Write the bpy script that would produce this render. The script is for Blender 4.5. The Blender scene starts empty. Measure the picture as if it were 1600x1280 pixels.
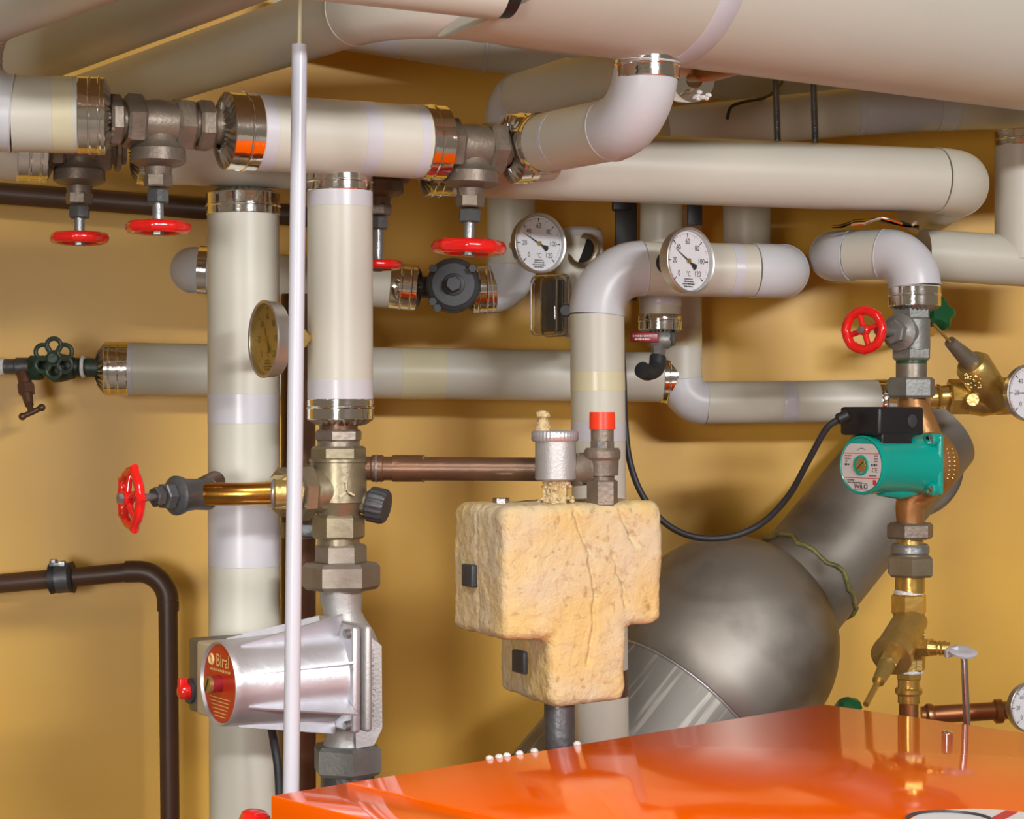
import bpy, bmesh, math, random
from mathutils import Vector, Matrix, noise

S = bpy.context.scene
COL = S.collection
V = Vector
PI = math.pi
random.seed(4)

# ------------------------------------------------------------------ camera, light, exposure
F, CX, CY, ZC = 3000.0, 800.0, 640.0, 1.6
cam_d = bpy.data.cameras.new('camera')
cam_d.sensor_width = 36.0
cam_d.lens = 36.0 * F / 1600.0
cam_d.clip_start = 0.05
cam = bpy.data.objects.new('camera', cam_d)
COL.objects.link(cam)
cam.location = (0, 0, ZC)
cam.rotation_euler = (PI / 2, 0, 0)
S.camera = cam

world = bpy.data.worlds.new('room_light')
S.world = world
world.use_nodes = True
world.node_tree.nodes['Background'].inputs[0].default_value = (1.0, 0.80, 0.58, 1)
world.node_tree.nodes['Background'].inputs[1].default_value = 0.15

def area(name, loc, target, size, power, color, size_y=None):
    l = bpy.data.lights.new(name, 'AREA')
    l.shape = 'RECTANGLE' if size_y else 'DISK'
    l.size = size
    if size_y:
        l.size_y = size_y
    l.energy = power
    l.color = color
    o = bpy.data.objects.new(name, l)
    COL.objects.link(o)
    o.location = loc
    o.rotation_euler = (V(target) - V(loc)).to_track_quat('-Z', 'Y').to_euler()
    return o

area('work_lamp', (2.9, -2.5, 3.15), (0, 3.6, 1.7), 1.7, 265, (0.96, 0.97, 1.0), 0.3)
area('fill_lamp', (-1.1, -1.7, 1.6), (-0.2, 4.0, 1.1), 0.9, 8, (1.0, 0.98, 0.95)).data.spread = 0.9
area('ceiling_lamp', (-0.3, 0.9, 3.25), (-0.1, 2.4, 0.9), 0.5, 8, (1.0, 0.96, 0.90)).data.spread = 1.25

S.view_settings.view_transform = 'Standard'
S.view_settings.look = 'None'
S.view_settings.gamma = 1
S.view_settings.use_curve_mapping = False
S.view_settings.exposure = 0.08

# ------------------------------------------------------------------ helpers
def P(x, y, d):
    """world point seen at photo pixel (x, y) standing d metres away"""
    return V(((x - CX) / F * d, d, ZC - (y - CY) / F * d))

def R(px, d):
    return px * d / F

def frame(n, up=V((0, 0, 1))):
    n = n.normalized()
    if abs(n.dot(up)) > 0.98:
        up = V((0, 1, 0))
    r = up.cross(n).normalized()
    u = n.cross(r).normalized()
    return r, u, n

MATS = {}
def mat(name, col, rough=0.5, metal=0.0, nscale=0, namt=0.0, ncol=None, bump=0.0, bscale=60, coat=0.0,
        stretch=(1, 1, 1), rvar=0.0, spec=0.5):
    m = bpy.data.materials.new(name)
    m.use_nodes = True
    nt = m.node_tree
    b = nt.nodes['Principled BSDF']
    b.inputs['Base Color'].default_value = (*col, 1)
    b.inputs['Roughness'].default_value = rough
    b.inputs['Metallic'].default_value = metal
    b.inputs['Coat Weight'].default_value = coat
    b.inputs['Coat Roughness'].default_value = 0.08
    b.inputs['Specular IOR Level'].default_value = spec
    tc = mp = None
    if nscale or bump:
        tc = nt.nodes.new('ShaderNodeTexCoord')
        mp = nt.nodes.new('ShaderNodeMapping')
        mp.inputs['Scale'].default_value = stretch
        nt.links.new(tc.outputs['Object'], mp.inputs[0])
    if nscale:
        n = nt.nodes.new('ShaderNodeTexNoise')
        n.inputs['Scale'].default_value = nscale
        n.inputs['Detail'].default_value = 6
        n.inputs['Roughness'].default_value = 0.62
        nt.links.new(mp.outputs[0], n.inputs['Vector'])
        cr = nt.nodes.new('ShaderNodeValToRGB')
        cr.color_ramp.elements[0].position = 0.36
        cr.color_ramp.elements[1].position = 0.68
        c2 = ncol if ncol else tuple(c * (1 - namt) for c in col)
        cr.color_ramp.elements[0].color = (*col, 1)
        cr.color_ramp.elements[1].color = (*c2, 1)
        nt.links.new(n.outputs[0], cr.inputs[0])
        nt.links.new(cr.outputs[0], b.inputs['Base Color'])
        if rvar:
            mr = nt.nodes.new('ShaderNodeMapRange')
            mr.inputs['To Min'].default_value = max(0.02, rough - rvar)
            mr.inputs['To Max'].default_value = rough + rvar
            nt.links.new(n.outputs[0], mr.inputs[0])
            nt.links.new(mr.outputs[0], b.inputs['Roughness'])
    if bump:
        n2 = nt.nodes.new('ShaderNodeTexNoise')
        n2.inputs['Scale'].default_value = bscale
        n2.inputs['Detail'].default_value = 4
        nt.links.new(mp.outputs[0], n2.inputs['Vector'])
        bp = nt.nodes.new('ShaderNodeBump')
        bp.inputs['Strength'].default_value = bump
        bp.inputs['Distance'].default_value = 0.01
        nt.links.new(n2.outputs[0], bp.inputs['Height'])
        nt.links.new(bp.outputs[0], b.inputs['Normal'])
    MATS[name] = m
    return m

mat('wall_paint', (0.73, 0.425, 0.060), 0.42, 0, 1.3, 0.0, (0.67, 0.375, 0.048), 0.10, 7)
mat('ceiling_paint', (0.30, 0.19, 0.08), 0.8, 0, 3, 0.12)
mat('floor_concrete', (0.30, 0.27, 0.23), 0.7, 0, 5, 0.3)
mat('jacket', (0.575, 0.555, 0.475), 0.40, 0, 3.0, 0.0, (0.55, 0.525, 0.44), 0.03, 9, rvar=0.06)
mat('jacket_elbow', (0.57, 0.575, 0.60), 0.36, 0, 5, 0.06, None, 0.03, 12)
mat('tape', (0.555, 0.54, 0.575), 0.3)
mat('tape_yellow', (0.62, 0.57, 0.38), 0.3)
mat('foil', (0.92, 0.89, 0.85), 0.10, 1, 0, 0, None, 0.06, 45)
mat('foil_dull', (0.55, 0.50, 0.44), 0.30, 1, 30, 0.3, None, 0.1, 60)
mat('bronze_dark', (0.17, 0.135, 0.105), 0.45, 0.5, 22, 0, (0.25, 0.205, 0.155), 0.10, 160)
mat('bronze_pale', (0.36, 0.31, 0.20), 0.40, 0.75, 14, 0, (0.26, 0.22, 0.15), 0.07, 120)
mat('bronze_grey', (0.33, 0.29, 0.24), 0.42, 0.7, 14, 0, (0.24, 0.20, 0.16), 0.07, 120)
mat('brass', (0.72, 0.47, 0.12), 0.25, 0.8, 20, 0, (0.58, 0.37, 0.09), 0.08, 60)
mat('brass_matt', (0.62, 0.45, 0.15), 0.33, 0.8, 25, 0, (0.50, 0.35, 0.11), 0.10, 180)
mat('brass_orange', (0.70, 0.33, 0.05), 0.22, 1, 20, 0, (0.50, 0.24, 0.06))
mat('copper_old', (0.165, 0.080, 0.042), 0.38, 0.5, 9, 0, (0.11, 0.062, 0.038), 0.1, 40)
mat('copper_new', (0.42, 0.19, 0.085), 0.38, 0.9, 9, 0, (0.42, 0.19, 0.08))
mat('brown_pipe', (0.085, 0.040, 0.022), 0.42, 0, 9, 0, (0.06, 0.03, 0.018))
mat('steel_zinc', (0.36, 0.37, 0.37), 0.38, 0.75, 18, 0.3, None, 0.15, 100)
mat('steel_dark', (0.14, 0.145, 0.15), 0.42, 0.6, 18, 0.3, None, 0.15, 100)
mat('cast_grey', (0.27, 0.27, 0.25), 0.5, 0.55, 18, 0, (0.20, 0.205, 0.19), 0.12, 170)
mat('alu', (0.66, 0.66, 0.70), 0.40, 0.75, 0, 0, None, 0.05, 80)
mat('alu_cast', (0.50, 0.49, 0.48), 0.5, 0.6, 8, 0.12, None, 0.10, 220)
mat('stainless', (0.66, 0.65, 0.64), 0.22, 1)
mat('satin_steel', (0.62, 0.60, 0.57), 0.36, 0.9)
mat('chrome', (0.85, 0.83, 0.80), 0.12, 1)
mat('red_paint', (0.74, 0.012, 0.010), 0.18, 0, 0, 0, None, 0.05, 60, coat=0.6)
mat('red_plastic', (0.78, 0.045, 0.012), 0.35)
mat('red_plate', (0.52, 0.035, 0.012), 0.3)
mat('maroon', (0.26, 0.012, 0.018), 0.35)
mat('green_paint', (0.020, 0.055, 0.030), 0.45, 0, 25, 0, (0.03, 0.035, 0.03), 0.2, 90)
mat('green_plastic', (0.006, 0.085, 0.024), 0.35)
mat('teal', (0.0, 0.34, 0.27), 0.30, 0, 0, 0, None, 0.05, 40, coat=0.35)
mat('black_plastic', (0.014, 0.014, 0.016), 0.38)
mat('dark_plastic', (0.045, 0.045, 0.052), 0.42)
mat('grey_cast_valve', (0.055, 0.056, 0.06), 0.45, 0.1, 20, 0.2, None, 0.06, 160)
mat('rubber', (0.022, 0.023, 0.026), 0.5)
mat('white_plastic', (0.52, 0.52, 0.575), 0.32)
mat('label_white', (0.62, 0.58, 0.56), 0.35)
mat('label_ink', (0.02, 0.02, 0.025), 0.5)
mat('label_red', (0.62, 0.03, 0.05), 0.4)
mat('label_cream', (0.80, 0.52, 0.22), 0.4)
mat('dial', (0.84, 0.84, 0.87), 0.45)
mat('dial_aged', (0.52, 0.43, 0.30), 0.45)
mat('boiler_orange', (1.0, 0.13, 0.0), 0.07, 0, 0, 0, None, 0.012, 5, spec=0.16)
mat('sticker_white', (0.82, 0.84, 0.88), 0.35)
mat('copper_paint', (0.42, 0.20, 0.06), 0.42, 0.45, 10, 0, (0.32, 0.15, 0.05), 0.08, 140)
mat('ptfe', (0.78, 0.77, 0.74), 0.6, 0, 40, 0.2, None, 0.5, 200)
mat('limescale', (0.72, 0.57, 0.33), 0.85, 0, 70, 0, (0.50, 0.33, 0.13), 0.9, 160)
mat('black_tape', (0.012, 0.012, 0.012), 0.4, 0, 0, 0, None, 0.4, 60)
mat('seam_tape', (0.30, 0.27, 0.10), 0.5, 0.3, 30, 0, (0.10, 0.14, 0.04), 0.4, 90)
mat('box_beige', (0.50, 0.42, 0.28), 0.45)
mat('box_brown', (0.12, 0.10, 0.075), 0.4)

def foam_mat():
    m = mat('foam', (0.70, 0.50, 0.22), 0.9, 0, 0)
    nt = m.node_tree
    b = nt.nodes['Principled BSDF']
    tc = nt.nodes.new('ShaderNodeTexCoord')
    def nz(scale, det=6):
        n = nt.nodes.new('ShaderNodeTexNoise')
        n.inputs['Scale'].default_value = scale
        n.inputs['Detail'].default_value = det
        nt.links.new(tc.outputs['Object'], n.inputs['Vector'])
        return n
    n1, n2, n3 = nz(10), nz(75), nz(210, 3)
    r1 = nt.nodes.new('ShaderNodeValToRGB')
    r1.color_ramp.elements[0].position = 0.38
    r1.color_ramp.elements[0].color = (0.61, 0.435, 0.175, 1)
    r1.color_ramp.elements[1].position = 0.62
    r1.color_ramp.elements[1].color = (0.57, 0.46, 0.295, 1)
    nt.links.new(n1.outputs[0], r1.inputs[0])
    r2 = nt.nodes.new('ShaderNodeValToRGB')
    r2.color_ramp.elements[0].position = 0.26
    r2.color_ramp.elements[0].color = (0.55, 0.47, 0.36, 1)
    r2.color_ramp.elements[1].position = 0.42
    r2.color_ramp.elements[1].color = (1, 1, 1, 1)
    nt.links.new(n2.outputs[0], r2.inputs[0])
    mx = nt.nodes.new('ShaderNodeMix')
    mx.data_type = 'RGBA'
    mx.blend_type = 'MULTIPLY'
    mx.inputs[0].default_value = 0.75
    nt.links.new(r1.outputs[0], mx.inputs[6])
    nt.links.new(r2.outputs[0], mx.inputs[7])
    nt.links.new(mx.outputs[2], b.inputs['Base Color'])
    ad = nt.nodes.new('ShaderNodeMath')
    ad.operation = 'ADD'
    nt.links.new(n2.outputs[0], ad.inputs[0])
    nt.links.new(n3.outputs[0], ad.inputs[1])
    bp = nt.nodes.new('ShaderNodeBump')
    bp.inputs['Strength'].default_value = 0.36
    bp.inputs['Distance'].default_value = 0.006
    nt.links.new(ad.outputs[0], bp.inputs['Height'])
    nt.links.new(bp.outputs[0], b.inputs['Normal'])
foam_mat()

def flue_mat():
    m = mat('flue_steel', (0.50, 0.47, 0.43), 0.5, 0.8)
    nt = m.node_tree
    b = nt.nodes['Principled BSDF']
    tc = nt.nodes.new('ShaderNodeTexCoord')
    n = nt.nodes.new('ShaderNodeTexNoise')
    n.inputs['Scale'].default_value = 7
    n.inputs['Detail'].default_value = 5
    nt.links.new(tc.outputs['Object'], n.inputs['Vector'])
    r = nt.nodes.new('ShaderNodeValToRGB')
    r.color_ramp.elements[0].position = 0.30
    r.color_ramp.elements[0].color = (0.22, 0.20, 0.175, 1)
    r.color_ramp.elements[1].position = 0.52
    r.color_ramp.elements[1].color = (0.33, 0.305, 0.27, 1)
    nt.links.new(n.outputs[0], r.inputs[0])
    nt.links.new(r.outputs[0], b.inputs['Base Color'])
    mr = nt.nodes.new('ShaderNodeMapRange')
    mr.inputs['To Min'].default_value = 0.66
    mr.inputs['To Max'].default_value = 0.46
    nt.links.new(n.outputs[0], mr.inputs[0])
    nt.links.new(mr.outputs[0], b.inputs['Roughness'])
flue_mat()

def streak_mat():
    m = mat('flue_streaked', (0.5, 0.5, 0.48), 0.55, 0.5)
    nt = m.node_tree
    b = nt.nodes['Principled BSDF']
    tc = nt.nodes.new('ShaderNodeTexCoord')
    mp = nt.nodes.new('ShaderNodeMapping')
    mp.inputs['Scale'].default_value = (30, 30, 1.6)
    m0 = nt.nodes.new('ShaderNodeMapping')
    m0.inputs['Rotation'].default_value = V((.62, .38, .68)).rotation_difference(V((0, 0, 1))).to_euler()
    nt.links.new(tc.outputs['Object'], m0.inputs[0])
    nt.links.new(m0.outputs[0], mp.inputs[0])
    n = nt.nodes.new('ShaderNodeTexNoise')
    n.inputs['Scale'].default_value = 1.6
    n.inputs['Detail'].default_value = 3
    nt.links.new(mp.outputs[0], n.inputs['Vector'])
    r = nt.nodes.new('ShaderNodeValToRGB')
    r.color_ramp.elements[0].position = 0.54
    r.color_ramp.elements[0].color = (0.25, 0.24, 0.215, 1)
    r.color_ramp.elements[1].position = 0.60
    r.color_ramp.elements[1].color = (0.42, 0.40, 0.36, 1)
    nt.links.new(n.outputs[0], r.inputs[0])
    nt.links.new(r.outputs[0], b.inputs['Base Color'])
streak_mat()

def glass_mat(name, tint, amount):
    m = bpy.data.materials.new(name)
    m.use_nodes = True
    nt = m.node_tree
    nt.nodes.clear()
    out = nt.nodes.new('ShaderNodeOutputMaterial')
    tr = nt.nodes.new('ShaderNodeBsdfTransparent')
    tr.inputs[0].default_value = (*tint, 1)
    gl = nt.nodes.new('ShaderNodeBsdfGlossy')
    gl.inputs['Roughness'].default_value = 0.03
    fr = nt.nodes.new('ShaderNodeLayerWeight')
    fr.inputs[0].default_value = 0.5
    pw = nt.nodes.new('ShaderNodeMath')
    pw.operation = 'POWER'
    pw.inputs[1].default_value = 5.0
    nt.links.new(fr.outputs['Facing'], pw.inputs[0])
    ml = nt.nodes.new('ShaderNodeMath')
    ml.operation = 'MULTIPLY_ADD'
    ml.inputs[1].default_value = amount * .9
    ml.inputs[2].default_value = amount * .04
    nt.links.new(pw.outputs[0], ml.inputs[0])
    mx = nt.nodes.new('ShaderNodeMixShader')
    nt.links.new(ml.outputs[0], mx.inputs[0])
    nt.links.new(tr.outputs[0], mx.inputs[1])
    nt.links.new(gl.outputs[0], mx.inputs[2])
    nt.links.new(mx.outputs[0], out.inputs[0])
    MATS[name] = m
glass_mat('gauge_glass', (0.97, 0.97, 0.97), 0.8)
glass_mat('gauge_glass_old', (0.90, 0.84, 0.68), 1.0)
glass_mat('clear_plastic', (0.80, 0.78, 0.74), 1.6)

def thing(name, loc, label, cat, group=None):
    o = bpy.data.objects.new(name, None)
    o.empty_display_size = 0.03
    COL.objects.link(o)
    o.location = loc
    o['label'] = label
    o['category'] = cat
    if group:
        o['group'] = group
    return o

class M:
    """collects world-space geometry for ONE part"""
    def __init__(s):
        s.v, s.f = [], []
    def add(s, vs, fs):
        o = len(s.v)
        s.v += [V(p) for p in vs]
        s.f += [[i + o for i in f] for f in fs]
        return s
    def rev(s, a, n, prof, seg=36, phase=0.0, mod=None, caps=True):
        """revolve prof [(dist along n, radius)] about axis a + t n"""
        r, u, n = frame(V(n))
        vs, rings = [], []
        for (t, rad) in prof:
            c = a + n * t
            if rad < 1e-6:
                rings.append([len(vs)])
                vs.append(c)
            else:
                ring = []
                for k in range(seg):
                    th = 2 * PI * k / seg + phase
                    q = rad * (mod(th, t) if mod else 1.0)
                    ring.append(len(vs))
                    vs.append(c + r * (q * math.cos(th)) + u * (q * math.sin(th)))
                rings.append(ring)
        fs = []
        for A, B in zip(rings, rings[1:]):
            if len(A) == 1 and len(B) == 1:
                continue
            for k in range(seg):
                k2 = (k + 1) % seg
                if len(A) == 1:
                    fs.append([A[0], B[k2], B[k]][::-1])
                elif len(B) == 1:
                    fs.append([A[k], A[k2], B[0]])
                else:
                    fs.append([A[k], A[k2], B[k2], B[k]])
        if caps:
            if len(rings[0]) > 1:
                fs.append(rings[0][::-1])
            if len(rings[-1]) > 1:
                fs.append(rings[-1])
        return s.add(vs, fs)
    def cyl(s, a, b, r, seg=28, r2=None, bev=0.0):
        n = b - a
        L = n.length
        r2 = r if r2 is None else r2
        if bev:
            pr = [(0, r - bev), (bev, r), (L - bev, r2), (L, r2 - bev)]
        else:
            pr = [(0, r), (L, r2)]
        return s.rev(a, n, pr, seg)
    def hexn(s, a, b, r, n=6, phase=0.0, ch=0.10):
        ax = b - a
        L = ax.length
        c = min(L * 0.18, r * ch)
        return s.rev(a, ax, [(0, r * (1 - ch)), (c, r), (L - c, r), (L, r * (1 - ch))], n, phase)
    def tube(s, pts, r, seg=28, caps=True, rf=None):
        n = len(pts)
        tans = []
        for i in range(n):
            t = (pts[min(i + 1, n - 1)] - pts[max(i - 1, 0)])
            tans.append(t.normalized())
        a, u, _ = frame(tans[0])
        vs, fs = [], []
        for i in range(n):
            if i:
                q = tans[i - 1].rotation_difference(tans[i])
                a = q @ a
                u = q @ u
            rr = rf(i / (n - 1)) * r if rf else r
            for k in range(seg):
                th = 2 * PI * k / seg
                vs.append(pts[i] + a * (rr * math.cos(th)) + u * (rr * math.sin(th)))
        for i in range(n - 1):
            for k in range(seg):
                k2 = (k + 1) % seg
                fs.append([i * seg + k, i * seg + k2, (i + 1) * seg + k2, (i + 1) * seg + k])
        if caps:
            fs.append(list(range(seg))[::-1])
            fs.append([(n - 1) * seg + k for k in range(seg)])
        return s.add(vs, fs)
    def box(s, c, ax, ay, az, bev=0.0):
        """box with half-extent vectors ax, ay, az about c"""
        if bev <= 0:
            vs = [c + ax * i + ay * j + az * k for i in (-1, 1) for j in (-1, 1) for k in (-1, 1)]
            fs = [[0, 1, 3, 2], [4, 6, 7, 5], [0, 4, 5, 1], [2, 3, 7, 6], [0, 2, 6, 4], [1, 5, 7, 3]]
            return s.add(vs, fs)
        bm = bmesh.new()
        bmesh.ops.create_cube(bm, size=2)
        L = [ax.length, ay.length, az.length]
        for v in bm.verts:
            v.co = V((v.co.x * L[0], v.co.y * L[1], v.co.z * L[2]))
        bmesh.ops.bevel(bm, geom=bm.edges[:], offset=min(bev, min(L) * 0.95), segments=3, affect='EDGES', profile=0.5)
        e = [ax.normalized(), ay.normalized(), az.normalized()]
        bm.verts.index_update()
        vs = [c + e[0] * v.co.x + e[1] * v.co.y + e[2] * v.co.z for v in bm.verts]
        fs = [[v.index for v in f.verts] for f in bm.faces]
        bm.free()
        return s.add(vs, fs)
    def sphere(s, c, r, n=V((0, 0, 1)), sq=1.0, seg=20):
        pr = [(-r * sq * math.cos(PI * i / 10), r * math.sin(PI * i / 10)) for i in range(11)]
        pr[0] = (pr[0][0], 0)
        pr[-1] = (pr[-1][0], 0)
        return s.rev(c, n, pr, seg)
    def torus(s, c, n, r, r2, seg=40, seg2=10, mod=None, sq=1.0):
        a, u, n = frame(V(n))
        vs, fs = [], []
        for i in range(seg):
            th = 2 * PI * i / seg
            d = a * math.cos(th) + u * math.sin(th)
            rr = r * (mod(th) if mod else 1)
            for j in range(seg2):
                p = 2 * PI * j / seg2
                vs.append(c + d * (rr + r2 * math.cos(p)) + n * (r2 * sq * math.sin(p)))
        for i in range(seg):
            for j in range(seg2):
                i2, j2 = (i + 1) % seg, (j + 1) % seg2
                fs.append([i * seg2 + j, i2 * seg2 + j, i2 * seg2 + j2, i * seg2 + j2])
        return s.add(vs, fs)
    def extrude(s, poly, o, ex, ey, ez, t):
        """2-D polygon in frame (ex, ey) at o, thickness t along ez"""
        n = len(poly)
        vs = [o + ex * p[0] + ey * p[1] for p in poly] + [o + ex * p[0] + ey * p[1] + ez * t for p in poly]
        fs = [list(range(n))[::-1], [n + i for i in range(n)]]
        fs += [[i, (i + 1) % n, n + (i + 1) % n, n + i] for i in range(n)]
        return s.add(vs, fs)
    def build(s, name, m, parent=None, smooth=38, label=None):
        me = bpy.data.meshes.new(name)
        if parent is not None:
            o0 = parent.matrix_basis.translation.copy()
            if parent.parent is not None:
                o0 = o0 + parent.parent.matrix_basis.translation
        else:
            lo = V((min(p.x for p in s.v), min(p.y for p in s.v), min(p.z for p in s.v)))
            hi = V((max(p.x for p in s.v), max(p.y for p in s.v), max(p.z for p in s.v)))
            o0 = V(((lo.x + hi.x) / 2, (lo.y + hi.y) / 2, lo.z))
        me.from_pydata([p - o0 for p in s.v], [], s.f)
        me.validate()
        bm = bmesh.new()
        bm.from_mesh(me)
        bmesh.ops.recalc_face_normals(bm, faces=bm.faces[:])
        bm.to_mesh(me)
        bm.free()
        if smooth:
            me.shade_smooth()
            me.set_sharp_from_angle(angle=math.radians(smooth))
        me.materials.append(MATS[m])
        o = bpy.data.objects.new(name, me)
        COL.objects.link(o)
        if parent is not None:
            o.parent = parent
        else:
            o.location = o0
        if label:
            o['label'] = label
        return o

def tag(o, label, cat, group=None):
    o['label'] = label
    o['category'] = cat
    if group:
        o['group'] = group
    return o

def fillet(pts, fr, k=10):
    """list of ('s'|'b', points): straight runs and bends"""
    out, cur = [], pts[0]
    for i in range(1, len(pts) - 1):
        p = pts[i]
        d0 = (p - pts[i - 1]).normalized()
        d1 = (pts[i + 1] - p).normalized()
        ang = d0.angle(d1)
        t = min(fr * math.tan(ang / 2), (p - cur).length * 0.98, (pts[i + 1] - p).length * 0.98)
        a, b = p - d0 * t, p + d1 * t
        out.append(('s', [cur, a]))
        bd = []
        rr = t / max(math.tan(ang / 2), 1e-6)
        cen = p + (d1 - d0).normalized() * (rr / math.cos(ang / 2))
        for j in range(k + 1):
            q = Matrix.Rotation(ang * j / k, 3, d0.cross(d1).normalized())
            bd.append(cen + q @ (a - cen))
        out.append(('b', bd))
        cur = b
    out.append(('s', [cur, pts[-1]]))
    return out

def smooth_path(pts, k=10):
    """Catmull-Rom through points"""
    q = [pts[0] * 2 - pts[1]] + list(pts) + [pts[-1] * 2 - pts[-2]]
    out = []
    for i in range(1, len(q) - 2):
        for j in range(k):
            t = j / k
            p0, p1, p2, p3 = q[i - 1], q[i], q[i + 1], q[i + 2]
            out.append(0.5 * ((2 * p1) + (p2 - p0) * t + (2 * p0 - 5 * p1 + 4 * p2 - p3) * t * t
                              + (3 * p1 - p0 - 3 * p2 + p3) * t ** 3))
    out.append(pts[-1])
    return out

# ------------------------------------------------------------------ text
TXT = {}
def text2d(s, bold=0.0):
    if (s, bold) in TXT:
        return TXT[(s, bold)]
    c = bpy.data.curves.new('txt', 'FONT')
    c.body = s
    c.size = 1
    c.align_x = 'CENTER'
    c.align_y = 'CENTER'
    c.resolution_u = 3
    c.offset = bold
    o = bpy.data.objects.new('txt', c)
    COL.objects.link(o)
    dg = bpy.context.evaluated_depsgraph_get()
    me = bpy.data.meshes.new_from_object(o.evaluated_get(dg))
    vs = [tuple(v.co) for v in me.vertices]
    fs = [list(p.vertices) for p in me.polygons]
    bpy.data.objects.remove(o)
    bpy.data.curves.remove(c)
    bpy.data.meshes.remove(me)
    TXT[(s, bold)] = (vs, fs)
    return vs, fs

def put_text(m, s, o, ex, ey, size, sx=1.0, bold=0.0):
    vs, fs = text2d(s, bold)
    m.add([o + ex * (v[0] * size * sx) + ey * (v[1] * size) for v in vs], fs)

def dashes(m, o, ex, ey, w, h, rnd):
    """a line of print too fine to read: short strokes of ink"""
    x = -w / 2
    while x < w / 2:
        l = rnd.uniform(0.5, 1.2) * h
        l = min(l, w / 2 - x)
        hh = h * rnd.uniform(0.35, 0.5)
        m.add([o + ex * x - ey * hh, o + ex * (x + l) - ey * hh, o + ex * (x + l) + ey * hh, o + ex * x + ey * hh], [[0, 1, 2, 3]])
        x += l + h * 0.35

# ------------------------------------------------------------------ repeated builders
def pleats(m, c, n, r0, r1, dep, k=26, cone=.006):
    """crimped foil end disc from r0 (at the core) to r1 (rim)"""
    a, u, n = frame(V(n))
    vs, fs = [], []
    for i in range(k * 2):
        th = PI * i / k
        d = a * math.cos(th) + u * math.sin(th)
        w = dep * (1 if i % 2 else -0.2)
        vs += [c + d * r0 + n * (w + cone), c + d * ((r0 + r1) / 2) + n * (w + cone * .6), c + d * r1]
    for i in range(k * 2):
        j = (i + 1) % (k * 2)
        fs += [[i * 3, j * 3, j * 3 + 1, i * 3 + 1], [i * 3 + 1, j * 3 + 1, j * 3 + 2, i * 3 + 2]]
    m.add(vs, fs)

def cuff(t, p, n, r, L, core=None, two=False, cone=.006):
    """polished foil cuff: ends at p, n points out of the pipe"""
    n = V(n).normalized()
    R1 = r * 1.025
    bd = r * 0.028
    def bead(x):
        return [(x - 0.0022, R1), (x - 0.0008, R1 + bd), (x + 0.0008, R1 + bd), (x + 0.0022, R1)]
    pr = [(0, R1 * 0.985), (0.0012, R1)] + bead(L * 0.42)
    if two:
        pr += bead(L * 0.78)
    pr += [(L - 0.001, R1), (L, R1 * 0.985)]
    m = M().rev(p - n * L, n, pr, 48, caps=False)
    c = m.build('foil_cuff', 'foil', t, 30)
    if core:
        e = M()
        pleats(e, p, n, core, R1 * 0.985, 0.004, 26, cone)
        e.build('crimped_foil_end', 'foil_dull', c, 0)
    return c

def ipipe(name, pts, r, label, fr=None, cuffs=(), bands=(), ebands=True, start_open=False, group=None, capround=(), elbow='jacket_elbow'):
    """jacketed pipe run. cuffs: (end 0|1, length, core radius[, two beads]); bands: (run index, fraction, width, material)"""
    lo = min(pts, key=lambda p: p.z)
    t = thing(name, lo, label, 'pipe', group)
    fr = fr or r * 1.9
    segs = fillet(pts, fr)
    runs = []
    for kind, ps in segs:
        if kind == 's':
            if (ps[1] - ps[0]).length < 1e-4:
                runs.append(ps)
                continue
            M().tube(ps, r, 48).build('jacket', 'jacket', t)
            runs.append(ps)
        else:
            e = M().tube(ps, r * 1.022, 48)
            eo = e.build('elbow_cover', elbow, t)
            for p_, d_ in ((ps[0], ps[1] - ps[0]), (ps[-1], ps[-1] - ps[-2])):
                M().torus(p_, d_, r * 1.018, r * 0.022, 48, 6).build('elbow_lip', elbow, eo)
    for c in cuffs:
        end, L, core = c[:3]
        if end == 0:
            n = (runs[0][0] - runs[0][1]).normalized()
            cuff(t, runs[0][0] + n * 0.001, n, r, L, core, len(c) > 3, c[4] if len(c) > 4 else .006)
        else:
            n = (runs[-1][1] - runs[-1][0]).normalized()
            cuff(t, runs[-1][1] + n * 0.001, n, r, L, core, len(c) > 3)
    for (ri, fr_, w, mt) in bands:
        a, b = runs[ri]
        d = (b - a).normalized()
        c = a + (b - a) * fr_
        M().rev(c - d * w / 2, d, [(0, r), (0.0005, r * 1.008), (w - 0.0005, r * 1.008), (w, r)], 48, caps=False).build('tape_band', mt, t)
    for end in capround:
        p, q = (runs[0][0], runs[0][1]) if end == 0 else (runs[-1][1], runs[-1][0])
        n = (p - q).normalized()
        pr = [(0, r * 1.015)] + [(r * 0.75 * math.sin(a), r * 1.015 * math.cos(a)) for a in (0.25, 0.5, 0.8, 1.1, 1.35)] + [(r * 0.75, 0)]
        M().rev(p, n, pr, 48).build('rounded_cap', elbow, t)
    return t

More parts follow.
